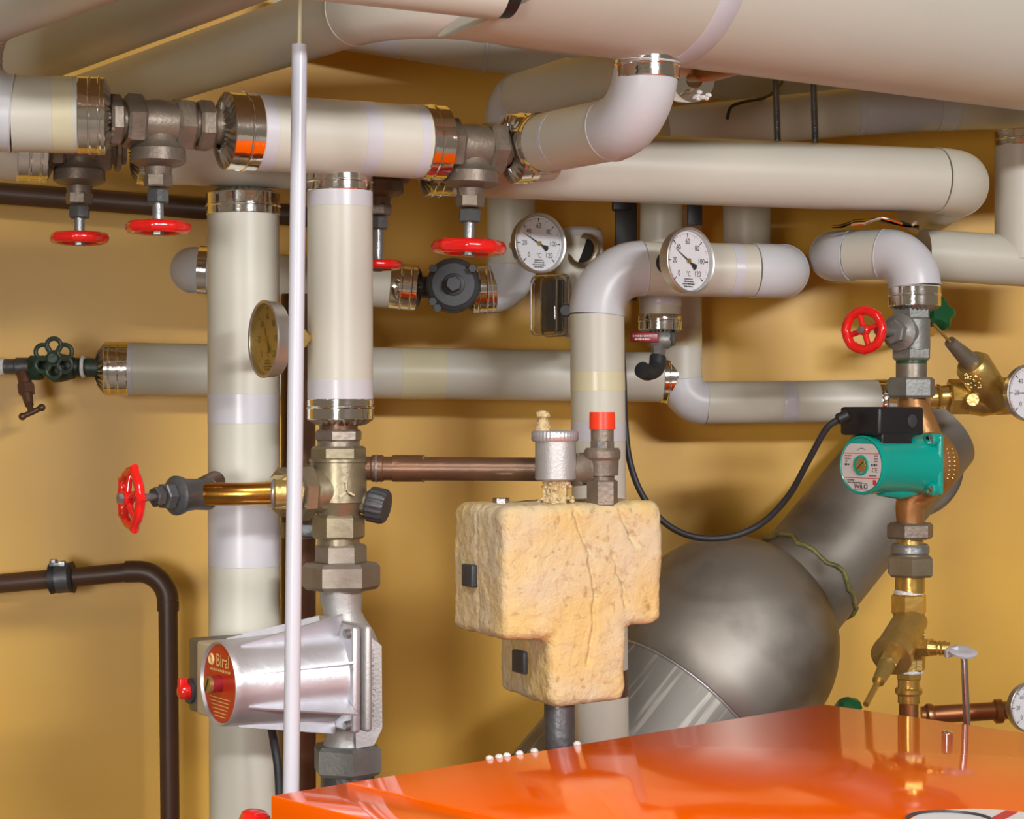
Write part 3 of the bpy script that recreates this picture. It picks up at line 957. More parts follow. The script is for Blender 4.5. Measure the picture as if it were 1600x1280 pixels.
# brass elbow and left valve
e0 = mv + sd * .105
t = thing('brass_elbow_pipe', e0, 'shiny brass pipe from the three way valve to the left red handwheel valve', 'pipe')
e1 = P(330, 773, 2.99)
M().hexn(mv + sd * .108, P(452, 770, 3.0), R(28, 3.0), 8, .2).build('brass_nut', 'brass_matt', t, 20)
M().cyl(P(455, 770, 3.0), P(428, 771, 2.995), R(21, 3.0), 28, None, .002).build('brass_socket', 'brass_matt', t)
M().tube(smooth_path([P(440, 770, 2.997), P(380, 772, 2.99), P(330, 772, 2.995), P(306, 772, 3.005)]), R(18, 3.0), 28).build('tube_shell', 'brass_orange', t)
M().torus(P(428, 771, 2.995), V((1, 0, 0)), R(20, 3.0), R(3, 3.0), 28, 8).build('solder_ring', 'steel_zinc', t)
t = thing('gate_valve', P(290, 800, 2.98), 'grey gate valve with a lobed red handwheel facing left', 'valve', 'red wheeled gate valves')
wn = V((-.86, -.5, 0)).normalized()
va = P(318, 772, 3.01)
vx = (P(232, 777, 2.93) - va)
vu = vx.normalized()
vl = vx.length
M().rev(va - vu * .012, vu, [(0, R(22, 3)), (.004, R(26, 3)), (.03, R(24, 3)), (.05, R(26, 3)), (.06, R(30, 3)), (.067, R(31, 3)), (.072, R(24, 3))], 32).build('body', 'steel_dark', t)
M().torus(va - vu * .008, vu, R(22, 3), R(4, 3), 28, 8).build('solder_ring', 'steel_zinc', t)
M().cyl(va + V((.0, .0, R(10, 3))), va + V((.01, .06, R(18, 3))), R(17, 3), 24, None, .003).build('branch_elbow', 'copper_old', t)
M().hexn(va + vu * .062, va + vu * .080, R(21, 3)).build('bonnet_nut', 'steel_dark', t, 20)
M().hexn(va + vu * .082, va + vu * .097, R(16, 3), 6, .3).build('packing_nut', 'steel_dark', t, 20)
wc = P(205, 779, 2.9)
M().cyl(va + vu * .09, wc, R(6, 3), 14).build('spindle', 'steel_zinc', t)
handwheel(t, wc, wn, R(50, 2.9), R(8, 2.9), 'red_paint', 5, .17, 5, .24, 1.0, -.006)

# copper pipe to the safety valve
t = thing('copper_pipe', P(700, 752, 3.12), 'old copper pipe running from the three way valve to the foam block', 'pipe')
M().cyl(P(570, 732, 3.12), P(905, 734, 3.10), R(18.5, 3.12), 28).build('tube_shell', 'copper_old', t)
M().cyl(P(580, 732, 3.12), P(600, 732, 3.12), R(21, 3.12), 28, None, .002).build('soldered_sleeve', 'copper_old', t)
M().cyl(P(612, 732, 3.12), P(664, 732, 3.12), R(21, 3.12), 28, None, .002).build('soldered_sleeve', 'copper_old', t)
for px in (588, 662):
    M().torus(P(px, 732, 3.12), V((1, 0, 0)), R(19.5, 3.12), R(2.4, 3.12), 28, 8).build('solder_ring', 'steel_zinc', t)

# union above pump
t = thing('pump_union', P(533, 920, D3), 'large bronze union nut above the silver pump', 'fitting')
stack(t, X3 + 2, D3, [('upper_hexagon', 850, 882, 40, 'h', 'bronze_grey', .1), ('union_nut', 879, 921, 61, 'h', 'bronze_grey', .12)])
t = thing('pump_union', P(543, 1208, D3), 'large grey union nut below the silver pump', 'fitting')
stack(t, 543, D3, [('union_nut', 1163, 1209, 56, 'h', 'cast_grey', .75), ('tail_pipe', 1205, 1330, 42, 'c', 'steel_dark')])

def silver_pump():
    t = thing('silver_pump', P(540, 1165, D3), 'silver circulation pump with a red disc label, left of the foam block', 'pump')
    n = V((-.834, -.552, 0)).normalized()
    w = V((-.552, .834, 0)).normalized()      # towards back left
    Z = V((0, 0, 1))
    # cast body: vertical loft of ellipses
    rows = [(922, 533, 33), (940, 533, 33), (955, 535, 30), (968, 538, 33), (985, 545, 38), (1005, 550, 42), (1040, 553, 43), (1080, 553, 43), (1115, 551, 42), (1135, 547, 38), (1152, 541, 33), (1168, 541, 38)]
    m = M()
    vs, fs, sg = [], [], 32
    for (py, px, rp) in rows:
        c = P(px, py, D3)
        for k in range(sg):
            a = 2 * PI * k / sg
            vs.append(c + V((R(rp, D3) * math.cos(a), R(rp, D3) * 1.0 * math.sin(a), 0)))
    for i in range(len(rows) - 1):
        for k in range(sg):
            fs.append([i * sg + k, i * sg + (k + 1) % sg, (i + 1) * sg + (k + 1) % sg, (i + 1) * sg + k])
    fs += [list(range(sg)), [(len(rows) - 1) * sg + k for k in range(sg)]]
    m.add(vs, fs)
    body = m.build('cast_body', 'alu_cast', t, 60)
    # flat cast plate at the right with raised letters
    pc = P(574, 1070, D3 - .02)
    poly = [(-24, 84), (2, 76), (20, 62), (21, -66), (8, -92), (-20, -96)]
    pe = V((.97, .22, 0)).normalized()
    pn = V((.22, -.97, 0)).normalized()
    k = D3 / F
    M().extrude([(a * k, b * k) for a, b in poly], pc, pe, Z, pn, .016).build('cast_plate', 'alu_cast', body)
    lt = M()
    q = Matrix.Rotation(-PI / 2, 3, pn)
    rnd = random.Random(5)
    for i in range(13):
        yy = (52 - i * 8.2) * k
        put_text(lt, 'ALMNV06J1FG00'[i], pc + pe * (4 * k) + Z * yy + pn * .0166, Z, -pe, 13 * k)
    lt.build('raised_letters', 'cast_grey', body, 0)
    # volute disc
    vc = P(545, 1046, D3 - .01)
    M().rev(vc + n * .005, n, [(0, .06), (.012, .078), (.03, .088), (.045, .09), (.05, .086)], 44).build('volute', 'alu_cast', t)
    # square flanges
    fl = V((P(527, 1046, 3.05).x, 3.05, vc.z))
    q = (Z + w).normalized()
    hs = .083
    f1 = M().box(fl + n * -.012, n * .0065, w * hs, Z * hs, .006).build('rear_flange', 'alu_cast', t)
    f2 = M().box(fl + n * .010, n * .0075, w * hs, Z * hs, .006).build('front_flange', 'alu', t)
    for sx in (-1, 1):
        for sz in (-1, 1):
            c = fl + w * (sx * hs * .86) + Z * (sz * hs * .86)
            M().cyl(c + n * .012, c + n * .026, .0075, 16, None, .0015).build('flange_bolt', 'steel_zinc', f2)
    # motor housing
    L = .2047
    r0, r1 = .074, .066
    M().rev(fl + n * .014, n, [(0, r0 * 1.02), (.006, r0), (L - .022, r1), (L - .016, r1 * .985), (L - .012, r1 * .96), (L - .017, r1 * .90), (L - .017, 0)], 64).build('motor_housing', 'alu', t, 30)
    for i in range(8):
        a = 2 * PI * i / 8 + PI / 8 + .08
        d = w * math.cos(a) + Z * math.sin(a)
        e = n.cross(d)
        p0 = fl + n * .018
        big = .112 if i % 2 == 0 else .095
        vs = [p0 + d * .060, p0 + d * big, p0 + n * .165 + d * (r1 + .003), p0 + n * .165 + d * .055]
        mm = M()
        mm.add([v + e * .0016 for v in vs] + [v - e * .0016 for v in vs], [[0, 1, 2, 3], [7, 6, 5, 4], [0, 4, 5, 1], [1, 5, 6, 2], [2, 6, 7, 3], [3, 7, 4, 0]])
        mm.build('cooling_fin', 'alu', t, 0)
    # label disc
    o = fl + n * (L - .0005)
    disc = M().rev(o - n * .003, n, [(0, r1 * .90), (.0016, r1 * .90), (.0016, 0)], 56).build('label_disc', 'red_plate', t, label='round red label plate')
    ex = Z.cross(n).normalized()
    oo = o + n * -.0010
    tx = M()
    put_text(tx, 'Biral', oo + Z * r1 * .52 + ex * r1 * .15, ex, Z, r1 * .42, .95, .012)
    tx.torus(oo + Z * r1 * .52 - ex * r1 * .46, n, r1 * .11, r1 * .035, 20, 4)
    tx.box(oo + Z * r1 * .52 - ex * r1 * .46, ex * r1 * .05, Z * r1 * .05, n * .0002)
    rnd = random.Random(9)
    dashes(tx, oo + Z * r1 * .30, ex, Z, r1 * 1.1, r1 * .07, rnd)
    tx.build('label_lettering', 'label_cream', disc, 0)
    tx = M()
    for j in range(6):
        tx.box(oo - Z * r1 * (.34 + j * .085), ex * r1 * (.55 - j * .05), Z * r1 * .010, n * .0001)
    tx.build('label_lines', 'label_cream', disc, 0)
    M().cyl(oo - n * .004, oo + n * .016, r1 * .20, 24, None, .001).build('vent_screw', 'maroon', t)
    s = M().cyl(oo + n * .014, oo + n * .022, r1 * .19, 24, None, .001).build('screw_head', 'brass_matt', t)
    M().box(oo + n * .0222, (ex * .5 + Z * .86) * r1 * .18, (ex * .86 - Z * .5) * r1 * .022, n * .0006).build('screw_slot', 'label_ink', s)
    # terminal box on the far side
    hb = .058
    c1 = fl + n * (L - .068) + w * .060 - Z * .002
    M().box(c1, n * .062, w * .037, Z * hb, .005).build('terminal_box', 'box_beige', t)
    c2 = fl + n * (L - .072) + w * .118 - Z * .002
    b2 = M().box(c2, n * .060, w * .022, Z * hb, .004).build('terminal_lid', 'box_brown', t)
    kq = c2 + n * .060 - Z * .026 + w * .012
    kk = M().cyl(kq, kq + n * .006, .020, 28, None, .001).build('knob_base', 'dark_plastic', t)
    kr = M()
    kr.rev(kq + n * .005, n, [(0, .0135), (.012, .0125), (.016, .009), (.017, 0)], 20)
    kr.box(kq + n * .014 + Z * .008, n * .008, w * .005, Z * .014, .003)
    kr.build('speed_knob', 'red_paint', t)
    c3 = fl + n * .10 - Z * .08
    tt = [P(420, 1118, 3.03), P(428, 1160, 3.05), P(435, 1210, 3.05), P(438, 1300, 3.05)]
    M().tube(smooth_path(tt), R(6.5, 3.05), 12).build('power_cable', 'rubber', t)
silver_pump()

# ------------------------------------------------------------------ foam insulated block
def foam_block():
    c = V((-.012, 2.95, 0))
    ey = V((0, 0, 1))
    bk = V((-.456, .89, 0)).normalized()
    ex = V((.89, .456, 0)).normalized()
    wv, tv = .288, .19
    zt, zw, zs = 1.449, 1.243, 1.135
    poly = [(0, zt), (0, zw), (.085, zw), (.085, zs), (.222, zs), (.222, zw + .012), (wv, zw + .012), (wv, zt + .004)]
    t = thing('foam_block', V((c.x + .13, c.y + .1, zs)), 'crumbly yellow foam insulation block in the centre', 'insulation')
    m = M().extrude([(a, b) for a, b in poly], V((c.x, c.y, 0)), ex, ey, bk, tv)
    o = m.build('foam_shell', 'foam', t, 180)
    bv = o.modifiers.new('bev', 'BEVEL')
    bv.width = .017
    bv.segments = 4
    bv.limit_method = 'ANGLE'
    rm = o.modifiers.new('rem', 'REMESH')
    rm.mode = 'VOXEL'
    rm.voxel_size = .0036
    rm.use_smooth_shade = True
    dg = bpy.context.evaluated_depsgraph_get()
    me = bpy.data.meshes.new_from_object(o.evaluated_get(dg))
    o.modifiers.clear()
    o0 = o.parent.location
    rx = random.Random(2)
    # cracks across the front: polylines in (u, z)
    cracks = [[(.125, 1.44), (.150, 1.38), (.163, 1.31), (.158, 1.25), (.150, 1.20)], [(.208, 1.44), (.228, 1.40), (.236, 1.385)], [(.195, 1.37), (.215, 1.32), (.219, 1.29)]]
    def seg_d(p, a, b):
        ab = (b[0] - a[0], b[1] - a[1])
        L = ab[0] ** 2 + ab[1] ** 2
        s = max(0, min(1, ((p[0] - a[0]) * ab[0] + (p[1] - a[1]) * ab[1]) / L))
        return math.hypot(p[0] - a[0] - s * ab[0], p[1] - a[1] - s * ab[1])
    nrm = [v.normal.copy() for v in me.vertices]
    for v, n in zip(me.vertices, nrm):
        p = v.co + o0
        k = .0032 * noise.noise(p * 12) + .0020 * noise.noise(p * 42) + .0012 * noise.noise(p * 110)
        q = p - c
        uu, ww = q.dot(ex), q.dot(bk)
        if n.dot(bk) < -.4:
            for cr in cracks:
                for a, b in zip(cr, cr[1:]):
                    dd = seg_d((uu + .004 * noise.noise(p * 60), p.z), a, b)
                    if dd < .006:
                        k -= .0085 * (1 - dd / .006)
        # seam between the two half shells, along the left face
        if abs(ww - .095) < .004 and n.dot(ex) < -.4 and p.z > zw - .01:
            k -= .003 * (1 - abs(ww - .095) / .004)
        v.co = v.co + n * k
    o.data = me
    me.shade_smooth()
    for uo, wo, zc_, s_ in ((0, .117, 1.336, .019), (.085, .105, 1.195, .021)):
        cc_ = V((c.x, c.y, 0)) + ex * (uo - .001) + bk * wo + V((0, 0, zc_))
        M().box(cc_, ex * .007, bk * s_, V((0, 0, .018)), .0025).build('shell_clip', 'dark_plastic', t)
    q = V((c.x, c.y, 0)) + ex * .04 + bk * .09 + V((0, 0, zt - .006))
    bt = M().hexn(q + V((0, 0, .0)), q + V((0, 0, .017)), .0135).build('top_plug', 'stainless', t, 20)
    M().cyl(q, q + V((0, 0, .007)), .018, 20).build('plug_washer', 'bronze_grey', bt)
    return c, ex, bk
foam_block()
fbd = 3.05
t = thing('tail_pipe', P(874, 1190, 3.06), 'short dark steel pipe under the foam block', 'pipe')
M().cyl(P(874, 1230, 3.06), P(874, 1090, 3.06), R(24, 3.06), 28).build('tube_shell', 'steel_dark', t)
t = thing('air_vent', P(868, 780, fbd), 'aluminium automatic air vent with crusty white tip on the foam block', 'air vent')
av = 868
stack(t, av, fbd, [('crusted_hexagon', 748, 790, 21, 'h', 'limescale'), ('cylinder_body', 688, 750, 32, 'c', 'alu_cast')])
M().rev(P(av - 1, 690, fbd), V((0, 0, 1)), [(0, R(33, fbd)), (.002, R(36, fbd)), (R(15, fbd), R(36, fbd)), (R(17, fbd), R(33, fbd)), (R(18, fbd), 0)], 108, mod=lambda th, z: 1 + .022 * math.cos(36 * th)).build('knurled_cap', 'alu', t, 60)
m = M()
m.rev(P(848, 676, fbd), V((0, 0, 1)), [(0, R(12, fbd)), (R(8, fbd), R(11, fbd)), (R(18, fbd), R(9, fbd)), (R(22, fbd), R(7, fbd)), (R(25, fbd), R(11, fbd)), (R(31, fbd), R(10, fbd)), (R(34, fbd), R(6, fbd)), (R(35, fbd), 0)], 20, mod=lambda th, z: 1 + .12 * math.sin(3 * th + z * 300))
m.build('crusted_tip', 'limescale', t)
m = M()
rnd = random.Random(11)
for i in range(60):
    a = rnd.uniform(0, 2 * PI)
    py = rnd.choice([rnd.uniform(752, 764), rnd.uniform(778, 790)])
    rad = rnd.uniform(16, 24) + (py - 770) * .5 * (py > 775)
    q = P(av + 1, py, fbd) + V((math.cos(a) * R(rad, fbd), math.sin(a) * R(rad, fbd), 0))
    m.sphere(q, R(rnd.uniform(2, 5), fbd), sq=.8, seg=7)
m.build('limescale_crust', 'limescale', t, 0)['kind'] = 'stuff'
t = thing('safety_valve', P(940, 785, 3.06), 'bronze safety valve with bright red cap on the foam block', 'valve')
sx = 941
stack(t, sx, 3.06, [('lower_hexagon', 750, 790, 25, 'h', 'bronze_dark', .2), ('waist', 740, 752, 19, 'c', 'bronze_dark'), ('body', 716, 743, 25, 'c', 'bronze_dark', 26), ('rim', 700, 720, 28.5, 'r', 'bronze_dark'),
                    ('neck', 688, 702, 20, 'o', 'bronze_dark'), ('bonnet', 668, 692, 18, 'c', 'bronze_dark'), ('red_cap', 644, 671, 20.5, 'c', 'red_plastic', 20)])
M().cyl(P(885, 735, 3.08), P(935, 730, 3.06), R(25, 3.07), 28, None, .003).build('side_port', 'bronze_dark', t)
M().hexn(P(896, 735, 3.08), P(914, 733, 3.07), R(29, 3.07)).build('side_nut', 'bronze_dark', t, 20)
qq = P(938, 694, 3.06) + V((0, -R(20, 3.06), 0))
M().cyl(qq + V((0, .002, 0)), qq - V((0, .001, 0)), R(5, 3.06), 14).build('locking_screw', 'steel_dark', t)

# ------------------------------------------------------------------ white riser with bend (centre) and thermometers
ipipe('riser_pipe', [P(941, 1240, 3.52), P(932, 418, 3.52), P(1222, 424, 3.60), P(1222, 424, 4.2)], R(42.5, 3.52), 'white riser bending right at the top behind the foam block', fr=.085, bands=((0, .755, R(30, 3.52), 'tape'), (0, .86, R(30, 3.52), 'tape_yellow'), (0, .232, R(42, 3.52), 'copper_old'), (1, .82, .02, 'tape')))
t = thing('pipe_rosette', P(1032, 440, 3.46), 'dark rubber lined hole around the right thermometer stem', 'grommet')
gc = P(1031, 414, 3.535)
M().torus(gc + V((.008, -.048, 0)), V((.45, -.9, 0)), R(13, 3.5), R(5, 3.5), 28, 8).build('grommet_ring', 'black_plastic', t)
gauge('thermometer', 'white dial thermometer in front of the horizontal white pipe', P(1080, 407, 3.36), V((.63, -.775, .03)), R(52, 3.36), P(1031, 414, 3.5), 146, False, .026)
gauge('thermometer', 'white dial thermometer left of the white pipe bend, half in shade', P(845, 380, 3.62), V((.52, -.85, .02)), R(47.5, 3.62), P(800, 384, 3.80), 151, False, .024)
t = thing('shaded_stub_pipe', P(905, 528, 3.77), 'shaded vertical stub pipe tucked behind the white pipe bend', 'pipe')
M().cyl(P(906, 528, 3.77), P(906, 372, 3.77), R(37, 3.77), 40).build('jacket', 'jacket', t)
M().rev(P(906, 372, 3.77), V((0, 0, 1)), [(0, R(38, 3.77)), (.012, R(36, 3.77)), (.02, R(28, 3.77)), (.021, 0)], 40).build('rounded_cap', 'jacket_elbow', t)
M().torus(P(912, 392, 3.72), V((-.5, -.8, .2)), R(24, 3.72), R(5, 3.72), 36, 8).build('foil_ring', 'foil_dull', t)
M().rev(P(912, 392, 3.725), V((-.5, -.8, .2)), [(0, R(23, 3.72)), (.002, R(22, 3.72)), (.002, 0)], 36).build('dark_opening', 'black_plastic', t)
def clear_cover():
    t = thing('plastic_cover', P(860, 525, 3.66), 'clear plastic cover box beside the shaded stub pipe', 'cover')
    d = 3.66
    n = V((-.75, -.66, 0)).normalized()
    c = P(858, 478, d)
    ex = V((0, 0, 1)).cross(n).normalized()
    Z = V((0, 0, 1))
    M().box(c, n * .016, ex * .034, Z * R(46, d), .012).build('clear_shell', 'clear_plastic', t)
    def rrect(hw_, hh, rad, z):
        out = []
        for (sx_, sy_, a0) in ((1, 1, 0), (-1, 1, 90), (-1, -1, 180), (1, -1, 270)):
            for j in range(6):
                a = math.radians(a0 + 18 * j)
                out.append(c + n * z + ex * (sx_ * (hw_ - rad) + rad * math.cos(a)) + Z * (sy_ * (hh - rad) + rad * math.sin(a)))
        out.append(out[0])
        return out
    M().tube(rrect(.036, R(47, d), .014, .014), .0016, 8, False).build('front_rim', 'stainless', t)
    M().tube(rrect(.038, R(48, d), .014, -.016), .0028, 8, False).build('rear_rim', 'stainless', t)
    M().box(c - n * .010, n * .003, ex * .03, Z * R(40, d), .002).build('back_plate', 'steel_dark', t)
    M().cyl(P(884, 485, 3.70), P(884, 485, 3.62), R(10, 3.66), 16, None, .002).build('fixing_knob', 'dark_plastic', t)
clear_cover()

# hangers and verticals behind
ipipe('insulated_pipe', [P(1034, 290, 3.74), P(1031, 515, 3.74)], R(33, 3.74), 'short vertical pipe behind the right thermometer ending in a foil cuff', cuffs=((1, R(24, 3.74), R(10, 3.74)),), bands=((0, .8, .02, 'tape'),))
ipipe('insulated_pipe', [P(1167, 260, 3.9), P(1167, 440, 3.9)], R(37, 3.9), 'short vertical pipe behind the right part of the white horizontal pipe')
def strap(label, px0, px1, y0, y1, d, kink):
    t = thing('hanger_strap', P((px0 + px1) / 2, y1, d), label, 'bracket')
    c = P((px0 + px1) / 2, (y0 + y1) / 2, d)
    M().box(c, V((R((px1 - px0) / 2, d), 0, 0)), V((0, .004, 0)), V((0, 0, R((y1 - y0) / 2, d))), .001).build('strap_bar', 'black_plastic', t)
    if kink:
        M().box(P(px0 + 10, y0 + 22, d), V((R(15, d), 0, 0)), V((0, .006, 0)), V((0, 0, R(18, d))), .004).build('strap_lug', 'black_plastic', t)
    return t
strap('wide black hanger strap behind the long horizontal pipe', 961, 995, 290, 470, 3.95, True)
strap('narrow black hanger strap right of the shaded short vertical pipe', 1074, 1097, 290, 352, 3.8, False)
for px, lb in ((1213, 'black threaded hanger rod, left one of the pair at upper right'), (1272, 'black threaded hanger rod, right one of the pair at upper right')):
    t = thing('hanger_rod', P(px, 214, 3.53), lb, 'rod', 'hanger rods')
    a, b = P(px + 2, 225, 3.53), P(px - 3, 60, 3.53)
    M().cyl(a, b, R(5, 3.53), 12).build('rod_shaft', 'steel_dark', t)
    m = M()
    for j in range(16):
        m.torus(a + (b - a) * (.05 + .018 * j), b - a, R(4.6, 3.53), R(1.2, 3.53), 12, 4)
    m.build('rod_thread', 'steel_dark', t)

# red ball valve / drain
t = thing('drain_ball_valve', P(1022, 592, 3.72), 'small drain valve with a maroon lever and black spout beneath a foil cuff', 'valve')
M().cyl(P(1031, 514, 3.74), P(1028, 540, 3.73), R(10, 3.73), 20).build('neck', 'cast_grey', t)
M().rev(P(1012, 531, 3.72), V((1, 0, 0)), [(0, R(9, 3.7)), (.01, R(14, 3.7)), (.04, R(14, 3.7)), (.05, R(9, 3.7))], 24).build('body', 'cast_grey', t)
M().hexn(P(1044, 530, 3.72), P(1054, 530, 3.715), R(12, 3.7)).build('stem_nut', 'steel_dark', t, 20)
lv = M().box(P(1007, 527, 3.68), V((R(22, 3.68), 0, -R(1, 3.68))), V((0, .004, 0)), V((0, 0, R(8, 3.68))), .003).build('lever', 'maroon', t)
m = M()
dashes(m, P(1004, 525, 3.6755), V((1, 0, 0)), V((0, 0, 1)), R(30, 3.68), R(3, 3.68), random.Random(1))
dashes(m, P(1004, 530, 3.6755), V((1, 0, 0)), V((0, 0, 1)), R(24, 3.68), R(3, 3.68), random.Random(2))
m.build('lever_print', 'label_white', lv, 0)
M().hexn(P(1029, 540, 3.72), P(1028, 562, 3.71), R(11, 3.7)).build('hexagon', 'steel_zinc', t, 20)
M().tube(smooth_path([P(1028, 558, 3.71), P(1025, 576, 3.70), P(1012, 582, 3.68), P(1003, 578, 3.66)]), R(13, 3.7), 20).build('black_spout', 'rubber', t)

# elbow riser to lower right wall pipe
ipipe('insulated_pipe', [P(1063, 330, 3.99), P(1064, 630, 3.99), P(1392, 626, 4.04)], R(33, 4.0), 'taped wall pipe with an elbow leading right toward the green pump', fr=.05, bands=((1, .44, .03, 'tape'), (0, .75, .04, 'tape_yellow')), cuffs=((1, R(24, 4.04), R(14, 4.0)),))

# right side: elbow above the green pump
E = 3.56
ipipe('insulated_pipe', [P(1302, 396, 4.15), P(1304, 400, 3.66), P(1429, 396, E), P(1429, 478, E)], R(39.5, E), 'white double bend pipe above the green pump', cuffs=((1, R(30, E), R(22, E)),), fr=.062)
ipipe('insulated_pipe', [P(1440, 398, 3.83), P(1720, 416, 3.9)], R(40, 3.83), 'beige pipe leaving the right edge behind the white double bend')
t = ipipe('riser_pipe', [P(1593, 206, 3.86), P(1593, 406, 3.86)], R(38, 3.86), 'pink shaded riser at the right edge with a foil top cuff', cuffs=((0, R(24, 3.86), None),))
t = thing('black_tape_scrap', P(1360, 352, 3.6), 'torn black and silver tape lying on top of the white double bend pipe', 'tape')
m = M()
rnd = random.Random(8)
pts = []
for i in range(9):
    for j in range(3):
        pts.append(P(1300 + i * 17, 357 - 14 * math.sin(PI * (i + .5) / 9) + rnd.uniform(-3, 3), 3.56 + .045 * j + rnd.uniform(-.004, .004)))
fs = []
for i in range(8):
    for j in range(2):
        fs.append([i * 3 + j, (i + 1) * 3 + j, (i + 1) * 3 + j + 1, i * 3 + j + 1])
pts2 = [p - V((0, 0, .004)) for p in pts]
nn_ = len(pts)
m.add(pts + pts2, fs + [[k + nn_ for k in f][::-1] for f in fs])
m.build('tape_sheet', 'black_tape', t, 0)
m = M()
for (xa, ya, xb, yb) in ((1330, 352, 1352, 350), (1352, 349, 1378, 341), (1378, 341, 1410, 350), (1425, 352, 1432, 348)):
    m.tube([P(xa, ya, 3.55), P((xa + xb) / 2, (ya + yb) / 2 - 1, 3.548), P(xb, yb, 3.55)], R(2.2, 3.55), 6)
m.build('silver_edge', 'foil', t)

# ------------------------------------------------------------------ green pump line
GX = 1424
t = thing('gate_valve', P(GX, 590, E), 'grey cast gate valve with an octagonal red handwheel above the green pump', 'valve', 'red wheeled gate valves')
stack(t, GX, E, [('upper_hexagon', 478, 500, 31, 'h', 'cast_grey', .25), ('body', 498, 548, 29, 'c', 'cast_grey'), ('lower_hexagon', 543, 563, 32, 'h', 'cast_grey', .25), ('thread', 561, 569, 24, 'c', 'green_plastic'), ('nipple', 567, 594, 24, 'c', 'bronze_grey')])
bn = V((-.66, -.75, .0)).normalized()
b0 = P(GX, 520, E)
M().rev(b0, bn, [(0, R(22, E)), (.036, R(24, E)), (.040, R(29, E)), (.046, R(29, E)), (.050, R(22, E)), (.056, R(18, E))], 30).build('bonnet', 'cast_grey', t)
M().hexn(b0 + bn * .052, b0 + bn * .070, R(20, E), 6, .3).build('packing_nut', 'cast_grey', t, 20)
M().cyl(b0 + bn * .06, b0 + bn * .12, R(7, E), 14).build('spindle', 'steel_zinc', t)
hwc = b0 + bn * .118
hwc = V((P(1350, 516, hwc.y).x, hwc.y, P(1350, 516, hwc.y).z))
handwheel(t, hwc, V((-.60, -.80, 0)), R(38, 3.46), R(7.5, 3.46), 'red_paint', 8, .035, 4, .22, 1.0, 0)
t = thing('pump_union', P(GX, 622, E), 'grey union nut directly above the green pump', 'fitting')
stack(t, GX, E, [('union_nut', 590, 622, 38, 'h', 'cast_grey', .12)])
t = thing('pump_union', P(GX, 905, E), 'ribbed grey and brass union below the green pump', 'fitting')
stack(t, GX - 2, E, [('upper_nut', 817, 842, 37, 'h', 'bronze_dark', .1), ('brass_thread', 838, 856, 21, 'c', 'brass_matt'), ('ribbed_ring', 850, 868, 30, 'r', 'steel_zinc'), ('thin_ring', 864, 872, 28, 'r', 'bronze_grey'), ('lower_nut', 868, 901, 38, 'h', 'bronze_pale', .4), ('brass_nipple', 898, 927, 23, 'c', 'brass')])

